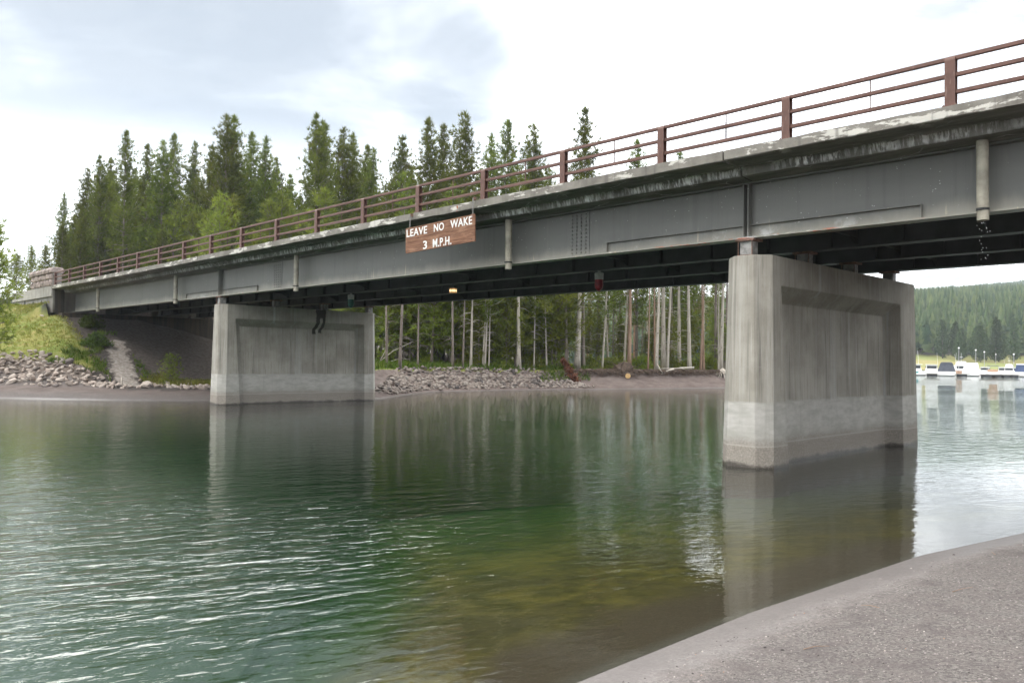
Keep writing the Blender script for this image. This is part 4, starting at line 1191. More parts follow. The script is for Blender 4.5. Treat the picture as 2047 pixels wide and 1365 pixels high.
# the far hillside: first rows tree by tree, the wood above as one mass
r_ = random.Random(5)
def hill_xy(px, Y): return spot(px, Y), Y
cnt = 0
for i in range(44):
    px = r_.uniform(1790, 2110) if i < 34 else r_.uniform(1180, 1480)
    Y = r_.uniform(262, 330) if px > 1700 else r_.uniform(255, 320)
    x = spot(px, Y); Y2 = Y
    dm = terrain(np.array([x]), np.array([Y2]))[2][0]
    if px > 1700:
        Y2 = 252 + r_.uniform(0, 24)
    plant_tree(r_.choice(FARP), x, Y2, r_.uniform(8, 14.5), label='pine in the front rows at the foot of the far wooded hillside', group='front pines of the far hillside', twigs=False, wide=r_.uniform(.85, 1.15))
def hill_wood():
    rs = np.random.RandomState(3)
    Vs = []; Fs = []; base = 0; n = 0
    N = 26000
    px = np.concatenate([rs.uniform(1760, 2140, int(N * .66)), rs.uniform(1080, 1760, int(N * .22)), rs.uniform(2140, 2600, int(N * .12))])
    Y = np.where(px < 1700, 205, 285) + (1250 - 285) * rs.uniform(0, 1, N) ** np.where(px < 1700, 1.3, .75)
    X = (px - 1023.5) / FPX * Y
    z, W, dm = terrain(X, Y)
    ok = (dm > 96) | ((px < 1700) & (dm > 5) & (W['marina'] > .8))
    X, Y, z = X[ok], Y[ok], z[ok]; n = len(X)
    h = rs.uniform(6, 18, n); r0_ = h * rs.uniform(.10, .17, n)
    nl, ns = 8, 7
    Vl = []; Fl = []
    for l in range(nl):
        q0 = .06 + .78 * l / nl; q1 = min(1.0, q0 + .27)
        ring = np.empty((n, ns + 1, 3))
        a0 = rs.uniform(0, 6.28, n)
        for k in range(ns):
            rad = r0_ * (1 - q0) ** .8 * rs.uniform(.45, 1.3, n)
            a = a0 + 6.283 * k / ns
            ring[:, k, 0] = X + np.cos(a) * rad; ring[:, k, 1] = Y + np.sin(a) * rad; ring[:, k, 2] = z + h * q0 + rs.uniform(-.03, .03, n) * h
        ring[:, ns, 0] = X; ring[:, ns, 1] = Y; ring[:, ns, 2] = z + h * q1
        o0 = (np.arange(n) * (ns + 1))[:, None] + base
        for k in range(ns):
            Fl.append(np.concatenate([o0 + k, o0 + (k + 1) % ns, o0 + ns], 1))
        Vl.append(ring.reshape(-1, 3)); base += n * (ns + 1)
    o = link(bpy.data.objects.new('forest', np_mesh('forest', np.concatenate(Vl), np.concatenate(Fl), mat_hill())))
    tag(o, 'wooded far hillside of countless small conifers above the marina', 'forest', kind='stuff')
def mat_hill():
    m, t, out = material('hillside_conifers')
    c = coords(t)
    isl = t.n('ShaderNodeNewGeometry').outputs['Random Per Island']
    n = t.noise(c, .035, 4, .6)
    col = t.mix(t.ss(n, .35, .65), (.018, .036, .018), (.060, .090, .034))
    col = t.mix(t.math('MULTIPLY', t.ss(isl, .2, 1.0), .8), col, (.105, .13, .05))
    principled(t, out, col, .9, None, 0, .1)
    return m
hill_wood()

# ------------------------------------------------------------------ grass on the banks
def grass_field(name, pts, hh, mat, label, seed, nb=5, ww=.012):
    rs = np.random.RandomState(seed)
    n = len(pts); X, Y = pts[:, 0], pts[:, 1]
    z = terrain(X, Y)[0]
    C_ = np.repeat(np.column_stack([X, Y, z - .02]), nb, 0); N = n * nb
    C_[:, :2] += rs.normal(0, .06, (N, 2))
    hgt = np.repeat(hh, nb) * rs.uniform(.5, 1.3, N)
    a = rs.uniform(0, 6.28, N); ln = rs.uniform(.1, .7, N) * hgt
    sx = np.column_stack([-np.sin(a), np.cos(a), 0 * a]) * (ww * rs.uniform(.6, 1.4, N))[:, None]
    tip = C_ + np.column_stack([np.cos(a) * ln, np.sin(a) * ln, hgt])
    md = C_ + np.column_stack([np.cos(a) * ln * .3, np.sin(a) * ln * .3, hgt * .6])
    V = np.stack([C_ - sx, C_ + sx, md + sx * .8, tip, md - sx * .8], 1)
    F = np.arange(N * 5).reshape(-1, 5)
    o = link(bpy.data.objects.new(name, np_mesh(name, V.reshape(-1, 3), F, mat)))
    tag(o, label, 'grass', kind='stuff'); return o
def mat_grass(name, a, b, c3):
    m, t, out = material(name)
    c = coords(t); isl = t.n('ShaderNodeNewGeometry').outputs['Random Per Island']
    col = t.mix(t.ss(t.noise(c, .8, 5, .65), .38, .62), a, b)
    col = t.mix(t.ss(isl, .5, 1, 0, .7), col, c3)
    d_ = t.n('ShaderNodeBsdfDiffuse'); t.set(d_, 'Color', col); tr = t.n('ShaderNodeBsdfTranslucent'); t.set(tr, 'Color', col)
    mx = t.n('ShaderNodeMixShader'); t.set(mx, 0, .4)
    t.t.links.new(d_.outputs[0], mx.inputs[1]); t.t.links.new(tr.outputs[0], mx.inputs[2]); t.t.links.new(mx.outputs[0], out.inputs[0])
    return m
GUL = [(-23.1, 46.3), (-21.5, 43.6), (-20.0, 41.5), (-18.9, 40.3)]
rs = np.random.RandomState(9)
def scatter(n, xa, xb, ya, yb, keep):
    X = rs.uniform(xa, xb, n); Y = rs.uniform(ya, yb, n)
    z, W, dm = terrain(X, Y); u, v = UV(X, Y)
    k = keep(X, Y, dm, W, u, v)
    return np.column_stack([X[k], Y[k]])
GA = mat_grass('dry_bank_grass', (.34, .325, .085), (.23, .28, .05), (.45, .40, .14))
GB = mat_grass('fresh_green_grass', (.17, .25, .045), (.10, .19, .030), (.27, .29, .08))
pts = scatter(30000, -46, -14, 37, 56, lambda X, Y, dm, W, u, v: (W['left'] > .5) & (dm > 6.0) & ((v < .6) | (u < 20)) & (v > -16))
fade_ = np.clip((terrain(pts[:, 0], pts[:, 1])[2] - 6) / 1.5, .35, 1)
grass_field('grass', pts, .12 * fade_ * rs.uniform(.5, 1.3, len(pts)), GA, 'dry yellow green grass covering the slope left of the bridge', 1)
pts = scatter(2600, -24.5, -17, 40, 49, lambda X, Y, dm, W, u, v: (v > -2.2) & (v < 2.6) & (dm > 5.6) & (np.abs(vnoise(X * 1.5, Y * 1.5, 8)) < .22) & (pdist(X, Y, GUL) > .75))
grass_field('grass', pts, np.full(len(pts), .26), GB, 'fresh green grass tufts along the edge of the shade under the bridge', 2)
pts = scatter(2500, -22, -13, 40, 47, lambda X, Y, dm, W, u, v: (W['left'] > .4) & (v > 1.0) & (dm > 4.4) & (dm < 8) & (pdist(X, Y, GUL) > .8) & (vnoise(X * 1.3, Y * 1.3, 12) > .02))
grass_field('grass', pts, np.full(len(pts), .34), GA, 'tall dry grass tufts among the stones beside the far pier', 3)
pts = scatter(24000, -14, 26, 42, 84, lambda X, Y, dm, W, u, v: (W['point'] > .5) & ((dm > 2.9) | ((dm > 1.3) & (X > 2.2) & (X < 6.0))) & (dm < 11) & ((X < 6.5) | (rs.rand(len(X)) < .35)))
grass_field('grass', pts, np.where(pts[:, 0] < 6, .36, .17) * rs.uniform(.6, 1.3, len(pts)), GB, 'green grass along the top of the stone bank and the wood edge', 4, 5, .016)

# ------------------------------------------------------------------ riprap
def rock_mesh(seed):
    rs_ = np.random.RandomState(seed)
    bm = bmesh.new(); bmesh.ops.create_icosphere(bm, subdivisions=2, radius=.5)
    # flat cuts make it angular
    for i in range(9):
        nrm = Vector(rs_.normal(0, 1, 3)).normalized(); d_ = rs_.uniform(.17, .36)
        for v in bm.verts:
            e = v.co.dot(nrm) - d_
            if e > 0: v.co -= nrm * e
    sc_ = Vector((rs_.uniform(.9, 1.4), rs_.uniform(.75, 1.1), rs_.uniform(.5, .85)))
    for v in bm.verts: v.co = Vector((v.co.x * sc_.x, v.co.y * sc_.y, v.co.z * sc_.z)) + Vector(rs_.normal(0, .012, 3))
    bmesh.ops.recalc_face_normals(bm, faces=bm.faces)
    me = bpy.data.meshes.new('rock'); bm.to_mesh(me); bm.free()
    me.materials.append(M['rock']); return me
RM = [rock_mesh(i) for i in range(9)]
RG = []
for m_ in RM:
    q_ = m_.copy(); q_.materials[0] = M['rock_grey']; RG.append(q_)
def rock(x, y, s, label, group, sink=.12, pool=None):
    o = link(bpy.data.objects.new('rock', rnd.choice(pool or RM)))
    o.location = (x, y, H(x, y) + s * (.22 - sink)); o.rotation_euler = (rnd.gauss(0, .35), rnd.gauss(0, .35), rnd.uniform(0, 6.28)); o.scale = (s, s, s * rnd.uniform(.6, 1.0))
    tag(o, label, 'rock', group); return o
# left bank: big pale stones, each one its own
def spread(n, pts, dmin_fn):
    out = []
    for p in pts:
        ok = True
        for q in out:
            if (p[0] - q[0]) ** 2 + (p[1] - q[1]) ** 2 < (dmin_fn(p) + 0) ** 2: ok = False; break
        if ok: out.append(p)
        if len(out) >= n: break
    return out
pts = scatter(16000, -28.5, -8.2, 35.5, 47, lambda X, Y, dm, W, u, v: (W['left'] > .5) & (dm > 3.5 + .25 * np.sin(X * 1.7)) & (dm < 6.4 + .6 * np.sin(X * .9)) & (pdist(X, Y, GUL) > .62) & ((X < -12.2) | (dm < 5.6)))
L_ = spread(225, list(map(tuple, pts)), lambda p: .33)
for x, y in L_:
    big = rnd.random()
    rock(x, y, .28 + .22 * rnd.random() + (.30 if big > .9 else 0), 'pale pinkish angular stone in the riprap strip along the left beach', 'stones of the left riprap', .06)
taken = set(L_)
L2 = [p for p in spread(900, [tuple(p) for p in pts], lambda p: .24) if min((p[0] - q[0]) ** 2 + (p[1] - q[1]) ** 2 for q in L_) > .05]
base_ = [(np.array([tuple(v.co) for v in m.vertices]), np.array([tuple(p.vertices) for p in m.polygons])) for m in RM]
def rock_mass(plist, sa, sb, label, mat='rock'):
    Vs, Fs, b0 = [], [], 0
    for x, y in plist:
        V, F = base_[rnd.randrange(9)]
        s = rnd.uniform(sa, sb) * (1.2 if rnd.random() > .8 else 1)
        Rm = np.array((Matrix.Rotation(rnd.uniform(0, 6.28), 3, 'Z') @ Matrix.Rotation(rnd.gauss(0, .5), 3, 'X') @ Matrix.Rotation(rnd.gauss(0, .5), 3, 'Y')))
        Vs.append(V @ Rm.T * s + np.array([x, y, H(x, y) + s * .12])); Fs.append(F + b0); b0 += len(V)
    o = link(bpy.data.objects.new('riprap', np_mesh('riprap', np.concatenate(Vs), np.concatenate(Fs), M[mat])))
    tag(o, label, 'riprap', kind='stuff')
rock_mass(L2, .22, .4, 'small broken stones filling the gaps of the riprap along the left beach')
pts = scatter(26000, -7.5, 8, 41, 63, lambda X, Y, dm, W, u, v: (W['point'] > .45) & (dm > .25 + .5 * np.clip((43.5 - Y) / 2, 0, 4)) & (dm < 3.1 - np.clip((X - 1.5) * .6, 0, 2.6)) & (X < 6.2))
allp = spread(1500, list(map(tuple, pts)), lambda p: .21)
allp.sort(key=lambda p: p[1])
for x, y in allp[:75]:
    rock(x, y, rnd.uniform(.28, .46), 'grey angular stone at the near end of the stone bank behind the far pier', 'stones of the right stone bank', .08, RG)
# the rest of that bank as one mass
rock_mass(allp[75:], .25, .44, 'bank of countless grey broken stones sloping into the water beyond the far pier', 'rock_grey')
for px, py, Y, s in ((84, 612, 47.9, .42),):
    o = rock(spot(px, Y), Y, s, 'single dark brown stone lying in the grass against the wing wall', None); o['group'] = ''
    del o['group']

# ------------------------------------------------------------------ logs, snags, roots
def log(x0, y0, z0, x1, y1, z1, ra, rb, label, cut=True, name='log', mat='driftwood'):
    o = empty(name, (x0, y0, 0)); tag(o, label, 'log')
    m = MB(); d_ = Vector((x1 - x0, y1 - y0, z1 - z0))
    pts = [Vector((0, 0, z0)) + d_ * q + Vector((0, 0, .02 * math.sin(q * 9))) for q in np.linspace(0, 1, 7)]
    m.tube(pts, [ra + (rb - ra) * q + .012 * math.sin(q * 23) for q in np.linspace(0, 1, 7)], 14)
    m.build('bark', M[mat], o, False)
    if cut:
        dn = d_.normalized()
        c = MB(); c.tube([pts[0] - dn * .012, pts[0] + dn * .006], [ra * .97, ra * .99], 18); c.build('cut_face', M['cutwood'], o)
    return o
Yc = 63.0; xc = spot(1256, Yc)
lg = log(xc, Yc, .96, xc + .3, Yc + 2.6, 1.25, .215, .26, 'thick log with a bright orange sawn end facing the water under a root plate', True, 'cut_log', 'cliffroot')
# upturned root plate behind the sawn end
rp = empty('root_plate', (xc - .25, Yc + .9, .72), 0, (1.35, 1, 1.05)); tag(rp, 'upturned brown root plate with soil standing over the sawn log', 'root plate')
m = MB(); rs2 = random.Random(8)
n = 13
ringA = [(.72 * math.cos(2 * math.pi * i / n) * rs2.uniform(.75, 1.15) - .08, -.22 + rs2.uniform(-.06, .06), .55 + .75 * math.sin(2 * math.pi * i / n) * rs2.uniform(.8, 1.25)) for i in range(n)]
ringB = [(p[0] * .72, p[1] + .40, p[2] * .8 + .05) for p in ringA]
m.add(ringA + ringB + [(-.05, -.42, .5), (-.02, .3, .5)], [(i, (i + 1) % n, n + (i + 1) % n, n + i) for i in range(n)] + [(i, 2 * n, (i + 1) % n) for i in range(n)] + [(n + i, n + (i + 1) % n, 2 * n + 1) for i in range(n)])
m.build('soil', M['cliffroot'], rp)
m = MB()
for i in range(46):
    a = rs2.uniform(0, 6.28); l = rs2.uniform(.5, 1.1)
    p0 = (rs2.uniform(-.3, .3), -.25, .5 + rs2.uniform(-.3, .3)); p1 = (p0[0] + math.cos(a) * l * .6, -.35 + rs2.uniform(-.2, .2), p0[2] + math.sin(a) * l * .6); p2 = (p0[0] + math.cos(a + .3) * l, -.3 + rs2.uniform(-.3, .3), max(-.45, p0[2] + math.sin(a + .3) * l))
    m.tube([p0, p1, p2], [.035, .02, .006], 5, False)
m.build('roots', M['cliffroot'], rp)
# ragged roots and sods hanging over the cut bank, clump by clump along it
def root_clump(px, Y, w_, label):
    x = spot(px, Y)
    o = empty('root_clump', (x, Y, .14), R(36)); tag(o, label, 'roots', 'root clumps along the eroded bank')
    m = MB(); rs3 = random.Random(int(px))
    for i in range(int(60 * w_)):
        a = rs3.uniform(-w_, w_); zt_ = 1.32 + rs3.uniform(-.12, .06); q = rs3.uniform(-.3, .4)
        z1 = rs3.uniform(.62, 1.15)
        m.tube([(a, q + .3, zt_), (a + rs3.gauss(0, .14), q - .12, (zt_ + z1) / 2 + .05), (a + rs3.gauss(0, .3), q - .22 + rs3.uniform(-.15, .15), z1)], [.028, .020, .006], 4, False)
    for i in range(int(10 * w_)):
        a = rs3.uniform(-w_, w_); m.ball((a, rs3.uniform(.0, .5), 1.12 + rs3.uniform(-.16, .12)), rs3.uniform(.10, .22), 7, 5, 1.5, 1, .7)
    m.build('roots', M['cliffroot'], o)
for px, w_ in ((1168, .9), (1190, .8), (1212, .8), (1236, .8), (1275, .8), (1297, .7), (1317, .9), (1342, .8), (1365, 1.0), (1390, 1.0), (1416, .8), (1440, 1.0), (1470, 1.1)):
    root_clump(px, bank_line(px), w_, 'tangle of brown roots and sod hanging from the cut edge of the far bank')
def snag(px, Y, segs, label, mat='driftwood', name='driftwood', cat='driftwood', dz=0):
    x = spot(px, Y); o = empty(name, (x, Y, H(x, Y) + dz)); tag(o, label, cat)
    m = MB()
    for pts, ra, rb in segs: m.tube(pts, list(np.linspace(ra, rb, len(pts))), 7)
    m.build('wood', M[mat], o, True); return o
Yb = bank_line(1345)
snag(1340, Yb - .4, [([(-1.25, -.3, -.25), (-.7, -.1, .1), (-.1, 0, .42), (.35, .1, .52)], .07, .10), ([(.2, .1, .50), (1.0, .5, .62), (2.2, .9, .66)], .05, .09), ([(.25, .1, .5), (.7, -.2, .62), (1.3, -.3, .50)], .04, .015), ([(-1.6, .5, .50), (0, .6, .56), (2.1, .9, .62)], .03, .05)], 'forked bleached snag leaning over the cut bank in the middle of the far shore', dz=.15)
snag(1314, Yb - 1.0, [([(0, 0, .55), (.2, -.2, .1), (.42, -.4, -.22)], .035, .02)], 'thin pale root hooked down over the sand below the white trunk', dz=.35)
Yb = bank_line(1445)
segs = []
for i in range(11):
    a = math.pi * (.9 + 1.2 * i / 10); segs.append(([(0, 0, .75), (math.cos(a) * .45, math.sin(a) * .3 - .1, .35), (math.cos(a) * rs2.uniform(.8, 1.2), math.sin(a) * .6 - .2, rs2.uniform(-.3, .1))], .09, .02))
snag(1445, Yb - .3, segs, 'grey washed-out stump roots at the foot of the pale trunk by the near pier', dz=-.05, name='stump_roots', cat='roots')
snag(1207, 66, [([(-.32, 0, .12), (.45, .2, .12)], .15, .14)], 'short grey log lying on the grass behind the cut bank', name='log', cat='log')
snag(1340, 72, [([(-1.6, .4, 1.5), (0, 0, .75), (1.7, -.4, .15)], .06, .13)], 'dark fallen trunk slanting between the stout grey-white trunks', mat='cliffroot', name='log', cat='log')
snag(248, 39.6, [([(-.05, 0, .02), (-.12, .1, .55)], .055, .03), ([(-.7, .1, .05), (0, 0, .12), (.5, .1, .3)], .03, .015), ([(-.3, -.1, .04), (.6, .05, .06)], .035, .02), ([(-1.1, .2, .05), (-.7, .1, .28)], .02, .01)], 'small heap of bleached driftwood sticks on the left beach at the foot of the gully')
snag(205, 39.6, [([(-.5, 0, .03), (.3, .1, .05)], .03, .02)], 'single bleached stick on the left beach, left of the driftwood heap')
snag(752, 57, [([(0, 0, 0), (1.2, .1, 1.0), (2.6, .3, 1.7)], .04, .015), ([(.2, 0, .1), (.9, .2, 1.5)], .03, .01), ([(.4, 0, .05), (1.8, .2, .5), (2.4, .1, .4)], .025, .01)], 'dead bare branches lying at the wood edge right of the far pier', name='dead_branch', cat='branch')
# the dead red young tree toppled down the grass end
rs4 = np.random.RandomState(2)
dt = empty('dead_tree', (spot(1134, 60.2), 60.2, H(spot(1134, 60.2), 60.2) + .1)); tag(dt, 'dead rust-red young tree toppled down the bank left of the beach', 'dead tree')
MB().tube([(-.35, .2, 1.35), (.6, -.4, -.35)], [.015, .05], 6).build('trunk', M['bark'], dt)
q = rs4.uniform(0, 1, 420); C_ = np.array([-.35, .2, 1.35]) + np.outer(q, [.95, -.6, -1.7]) + rs4.normal(0, 1, (420, 3)) * (.05 + .13 * q)[:, None]
V, F = blades(C_, rs4.normal(0, .5, (420, 3)) + [.3, 0, -.5], 5, .2, .035, rs4, 0)
c = link(bpy.data.objects.new('needles', np_mesh('needles', V, F, M['deadred']))); c.parent = dt

# ------------------------------------------------------------------ foreground beach pebbles
def pebbles():
    rs_ = np.random.RandomState(12)
    n = 9000
    dpt = 2.2 + 13 * rs_.uniform(0, 1, n) ** 1.6; px = rs_.uniform(850, 2250, n)
    X = (px - 1023.5) / FPX * dpt; Y = dpt
    z, W, dm = terrain(X, Y); k = (dm > .22); X, Y, z = X[k], Y[k], z[k]; n = len(X)
    s = rs_.uniform(.003, .009, n) * np.where(rs_.rand(n) > .97, 1.9, 1)
    th = np.arange(6) * math.pi / 3
    Vs = np.empty((n, 13, 3)); a = rs_.uniform(0, 6.28, n)
    for k in range(6):
        rx = s * rs_.uniform(.8, 1.2, n)
        for lv, f, zf in ((0, 1.0, 0), (6, .62, .62)):
            Vs[:, lv + k, 0] = X + np.cos(a + th[k]) * rx * f; Vs[:, lv + k, 1] = Y + np.sin(a + th[k]) * rx * f * .8; Vs[:, lv + k, 2] = z + s * zf - .001
    Vs[:, 12] = np.column_stack([X, Y, z + s * .75])
    F3 = []
    o0 = np.arange(n) * 13
    for k in range(6):
        k2 = (k + 1) % 6
        F3 += [np.column_stack([o0 + k, o0 + k2, o0 + 6 + k2]), np.column_stack([o0 + k, o0 + 6 + k2, o0 + 6 + k]), np.column_stack([o0 + 6 + k, o0 + 6 + k2, o0 + 12])]
    m, t, out = material('beach_pebbles')
    isl = t.n('ShaderNodeNewGeometry').outputs['Random Per Island']
    col = t.mix(t.ss(isl, .0, .7), (.055, .047, .045), (.27, .24, .225)); col = t.mix(t.ss(isl, .94, .96), col, (.42, .38, .34)); col = t.mix(t.ss(isl, .985, .99), col, (.30, .17, .11))
    principled(t, out, col, .85, None, 0, .3)
    o = link(bpy.data.objects.new('gravel', np_mesh('gravel', Vs.reshape(-1, 3), np.concatenate(F3), m)))
    tag(o, 'loose gravel strewn over the grey sand of the near beach', 'gravel', kind='stuff')
pebbles()

# water drops falling from the nearest drain pipe
m = MB(); rs5 = random.Random(3)
for i in range(30):
    z_ = 4.46 - 1.0 * rs5.random() ** 1.6; a = rs5.gauss(0, .05)
    m.ball((.22 + a, .99 + rs5.gauss(0, .05), z_), .0042, 5, 4, 1, 1, 2.2)
o = m.build('water_drops', simple('falling_water', (.75, .77, .78), .1, .02)); o.matrix_world = BR
tag(o, 'thin drip of water drops falling from the nearest drain pipe', 'drip', kind='stuff')

# ------------------------------------------------------------------ marina
def boat(px, Y, L_, B_, label, rz=0, kind='cabin', scale=1.0, col='white', name='motor_boat'):
    x = spot(px, Y)
    o = empty(name, (x, Y, 0), rz - math.atan2(x, Y), scale); tag(o, label, 'boat', 'boats moored at the marina')
    # hull: stations from the stern (y=0) to the bow (y=L)
    h = MB(); sec = []
    for q in (0, .15, .4, .65, .82, .94, 1.0):
        bw = B_ / 2 * (1 if q < .4 else max(.02, (1 - ((q - .4) / .6) ** 2.2)))
        sh = .95 + .35 * q ** 2
        sec.append([(-bw, q * L_, sh), (-bw * .93, q * L_, .45), (-bw * .80, q * L_, .05), (0, q * L_, -.35 + .25 * q), (bw * .80, q * L_, .05), (bw * .93, q * L_, .45), (bw, q * L_, sh)])
    vs = [p for s in sec for p in s]; fs = []
    for i in range(len(sec) - 1):
        for k in range(6): fs.append((i * 7 + k, i * 7 + k + 1, (i + 1) * 7 + k + 1, (i + 1) * 7 + k))
        fs.append((i * 7 + 6, i * 7, (i + 1) * 7, (i + 1) * 7 + 6))
    fs.append(tuple(range(7)))
    h.add(vs, fs); h.build('hull', M[col], o)
    st = MB()
    st.box(-B_ * .42, B_ * .42, -.03, -.003, .06, .16); st.build('boot_stripe', M['black'], o)
    sw = MB(); sw.box(-B_ * .4, B_ * .4, -.55, -.032, .2, .28); sw.build('swim_step', M['white'], o)
    def trap(nm, mat, x0, x1, ya, yb, za, zb_, tx=.85, ty0=.1, ty1=.35):
        w0, w1 = x0, x1
        m = MB(); m.add([(-w0, ya, za), (w0, ya, za), (w0, yb, za), (-w0, yb, za), (-w0 * tx, ya + ty0, zb_), (w0 * tx, ya + ty0, zb_), (w0 * tx, yb - ty1, zb_), (-w0 * tx, yb - ty1, zb_)], [(0, 1, 2, 3), (4, 5, 6, 7), (0, 1, 5, 4), (1, 2, 6, 5), (2, 3, 7, 6), (3, 0, 4, 7)])
        return m.build(nm, mat, o, bevel=.03)
    hb = B_ / 2
    if kind == 'cabin':
        trap('cabin', M['white'], hb * .86, 0, L_ * .28, L_ * .75, .98, 2.35, .82)
        m = MB()
        for s in (-1, 1): m.box(s * hb * .80 - .02, s * hb * .80 + .02, L_ * .34, L_ * .62, 1.65, 2.05)
        m.box(-hb * .68, hb * .68, L_ * .285, L_ * .30, 1.55, 2.1); m.build('window', M['boatglass'], o)
        trap('roof', M['white'], hb * .82, 0, L_ * .2, L_ * .68, 2.36, 2.46, .98, 0, .05)
    elif kind == 'canvas':
        trap('canvas_cover', M['canvas'], hb * .93, 0, L_ * .02, L_ * .62, .99, 2.75, .68, .35, .9)
        m = MB(); m.add([(-hb * .64, .36, 2.76), (hb * .64, .36, 2.76), (hb * .6, L_ * .5, 2.78), (-hb * .6, L_ * .5, 2.78), (-hb * .5, .5, 3.0), (hb * .5, .5, 3.0), (hb * .5, L_ * .45, 3.0), (-hb * .5, L_ * .45, 3.0)], [(0, 1, 2, 3), (4, 5, 6, 7), (0, 1, 5, 4), (1, 2, 6, 5), (2, 3, 7, 6), (3, 0, 4, 7)])
        m.build('bimini_top', M['canvas'], o, bevel=.05)
        m = MB()
        for s in (-1, 1): m.tube([(s * hb * .85, .6, 1.0), (s * hb * .98, .5, 5.0)], [.035, .02], 6)
        m.build('outrigger', M['white'], o)
    elif kind == 'wrapped':
        trap('white_cover', M['white'], hb * .98, 0, .02, L_ * .8, .9, 2.7, .72, .35, 1.6)
    elif kind == 'bridge':
        trap('cabin', M['white'], hb * .88, 0, L_ * .22, L_ * .72, .98, 2.5, .86)
        trap('flybridge', M['white'], hb * .72, 0, L_ * .28, L_ * .55, 2.52, 3.3, .8)
        m = MB(); m.box(-hb * .7, hb * .7, L_ * .222, L_ * .235, 1.6, 2.2); m.build('window', M['boatglass'], o)
        m = MB(); m.tube([(0, L_ * .4, 3.3), (0, L_ * .4, 5.2)], .03, 6); m.tube([(-hb * .7, L_ * .3, 3.2), (-hb * 1.0, L_ * .25, 4.9)], .02, 6); m.box(-.3, .3, L_ * .4 - .05, L_ * .4 + .05, 4.2, 4.3)
        m.build('mast', M['white'], o)
    elif kind == 'bimini':
        trap('cockpit', M['tan'], hb * .8, 0, L_ * .1, L_ * .7, .98, 1.5, .9)
        m = MB(); m.box(-hb * .85, hb * .85, L_ * .15, L_ * .55, 2.3, 2.42); m.build('bimini_top', M['canvas_blue'], o, bevel=.05)
        m = MB()
        for s in (-1, 1):
            for y_ in (.18, .52): m.tube([(s * hb * .82, L_ * y_, .95), (s * hb * .82, L_ * y_, 2.3)], .025, 6)
        m.build('bimini_frame', M['alu'], o)
    elif kind == 'blue':
        trap('canvas_cover', M['canvas_blue'], hb * .86, 0, L_ * .05, L_ * .5, .99, 2.3, .8, .3, .6)
        trap('roof', M['white'], hb * .72, 0, L_ * .08, L_ * .6, 2.31, 2.5, .95, .1, .3)
    return o
YM = 172
b = boat(1838, YM, 7.5, 3.0, 'white cabin boat with a teal stripe moored right beside the near pier', .35, 'cabin')
m = MB(); m.box(-1.55, -1.50, .3, 4.6, .45, .85); m.box(-.9, -.2, -.05, -.01, .55, .85); m.build('teal_stripe', M['teal'], b)
m = MB(); m.tube([(.8, 2.5, 2.4), (.5, 2.3, 5.4)], .03, 6); m.build('antenna', M['white'], b)
boat(1864, YM + 3, 7, 2.8, 'plain white cabin boat between the teal-striped one and the dark canvas one', .05, 'cabin')
boat(1892.5, YM - 2, 8.5, 3.7, 'white boat with a tall dark blue-grey canvas cover and two outriggers', 0, 'canvas')
boat(1925, YM + 10, 8, 3.0, 'white flybridge boat with a mast behind the covered boats', .1, 'bridge', 1.0)
boat(1942, YM, 8.5, 3.2, 'white boat fully wrapped in a white cover', 0, 'wrapped', 1.08)
boat(1985, YM + 6, 7, 2.7, 'open boat with a blue bimini and tan seats behind the dock', .0, 'bimini')
boat(2046, YM, 8, 3.2, 'white boat with blue canvas at the right edge of the picture', 0, 'blue', 1.15)
for i, (px, dY, kd, lab) in enumerate(((1966, 16, 'cabin', 'white cabin boat in the back row left of the blue bimini'), (2003, 14, 'cabin', 'white cabin boat in the back row right of the blue bimini'), (2017, 12, 'bridge', 'white flybridge boat in the back row behind the long dock'), (2030, 15, 'cabin', 'white cabin boat in the back row left of the blue canvas boat'), (2068, 6, 'cabin', 'white cabin boat just past the right edge'), (1905, 16, 'wrapped', 'white wrapped boat in the back row right of the dark canvas'))):
    boat(px, YM + dY, 6.5, 2.6, lab, rnd.uniform(-.2, .2), kd, .85)
def dock(px0, px1, Y, label):
    xa, xb = spot(px0, Y), spot(px1, Y)
    o = empty('floating_dock', ((xa + xb) / 2, Y, 0)); tag(o, label, 'dock', 'docks of the marina')
    hw = (xb - xa) / 2
    MB().box(-hw, hw, -1, 1, .42, .55).build('planking', M['dockwood'], o)
    n = max(1, int(hw * 2 / 1.7))
    for i in range(n):
        q = -hw + (i + .5) * 2 * hw / n
        MB().box(q - .62, q + .62, -.95, .95, -.2, .418).build('float', M['black'], o, bevel=.05)
    return o
dock(1853, 1874, YM - 4, 'short dock finger left of the dark canvas boat')
dock(1911, 1935, YM - 3, 'short dock finger right of the dark canvas boat')
dock(1963, 2034, YM - 4, 'long floating dock in front of the back row of boats')
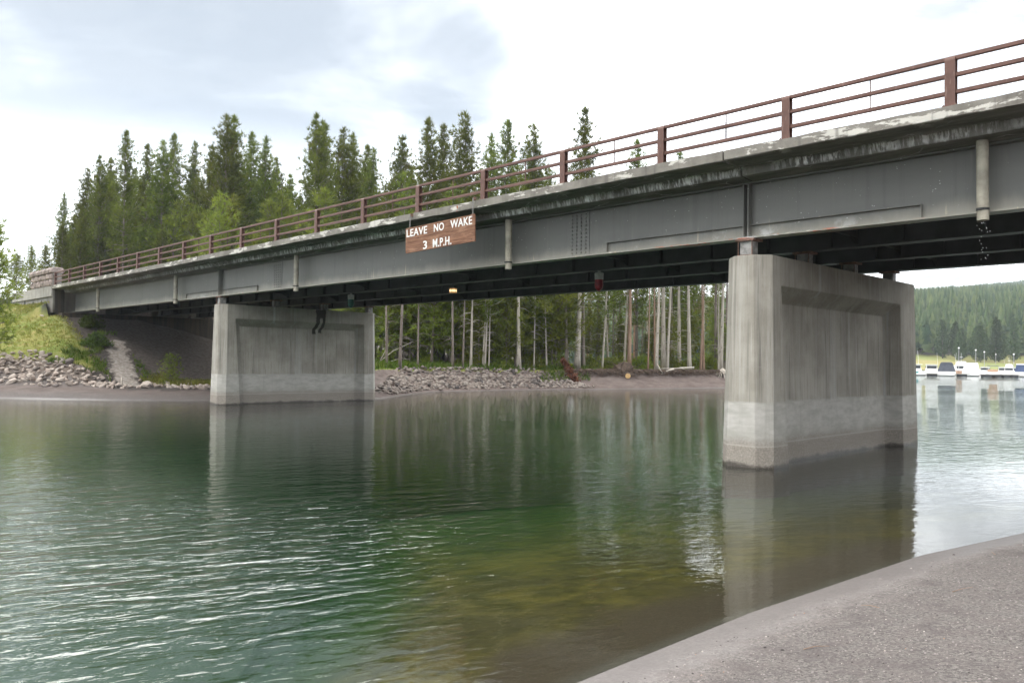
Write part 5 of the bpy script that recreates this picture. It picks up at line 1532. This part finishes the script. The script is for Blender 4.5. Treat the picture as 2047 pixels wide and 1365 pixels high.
# dock clutter: white boxes and a red-brown pile of chairs
def dock_box(px, dY, s, mat, label):
    o = MB().box(-s, s, -s * .7, s * .7, .552, .552 + s * 1.3).build('dock_box', M[mat], None, bevel=.04)
    o.location = (spot(px, YM + dY), YM + dY, 0); tag(o, label, 'box')
dock_box(1972, -4, .4, 'white', 'white dock box at the left end of the long dock')
dock_box(2000, -4, .45, 'white', 'white dock box in the middle of the long dock')
dock_box(2024, -4, .4, 'white', 'white dock box at the right end of the long dock')
dock_box(1917, -3, .5, 'tan', 'reddish box on the dock right of the dark canvas boat')
def lamp(px, Y, h, label):
    x = spot(px, Y); z0 = max(0, H(x, Y))
    o = empty('lamp_post', (x, Y, z0)); tag(o, label, 'lamp post', 'posts along the marina shore')
    MB().tube([(0, 0, -.5), (0, 0, h)], [.07, .05], 8).build('pole', M['alu'], o)
    m = MB(); m.ball((0, 0, h + .12), .2, 10, 8); m.build('globe', M['white'], o, True)
for px, Y, h, lab in ((1917, 182, 6.2, 'tall thin lamp post right of the dark canvas boat'), (1951, 190, 5.5, 'lamp post behind the wrapped boat'), (1968, 196, 4.6, 'lamp post behind the back row left of the bimini'), (2027, 186, 5.0, 'lamp post near the right end of the long dock'), (1991, 240, 3.0, 'short white post on the meadow behind the boats')):
    lamp(px, Y, h, lab)

# ------------------------------------------------------------------ the air between here and the hillside
def haze():
    m, t, out = material('thin_haze')
    v = t.n('ShaderNodeVolumePrincipled'); t.set(v, 'Color', (.80, .90, 1.0, 1)); t.set(v, 'Density', .00030); t.set(v, 'Anisotropy', .0)
    t.t.links.new(v.outputs[0], out.inputs[1])
    o = MB().box(-1520, 1520, -1520, 1520, -9, 420).build('haze', m)
    tag(o, kind='stuff')
haze()

# a few fallen twigs on the near beach
for px, Y, az, l in ((1905, 7.0, .5, .30), (1760, 6.6, 2.2, .16), (1610, 5.6, .2, .2), (1990, 8.6, 1.2, .22)):
    x = spot(px, Y); z_ = H(x, Y)
    dx_, dy_ = math.cos(az) * l, math.sin(az) * l
    o = MB().tube([(0, 0, .006), (dx_ * .5, dy_ * .5 + .01, .012 + H(x + dx_ / 2, Y + dy_ / 2) - z_), (dx_, dy_, .006 + H(x + dx_, Y + dy_) - z_)], [.003, .0025, .0015], 5).build('twig', M['bark_orange'])
    o.location = (x, Y, z_); tag(o, 'thin orange-brown twig lying on the grey sand of the near beach', 'twig', 'twigs on the near beach')
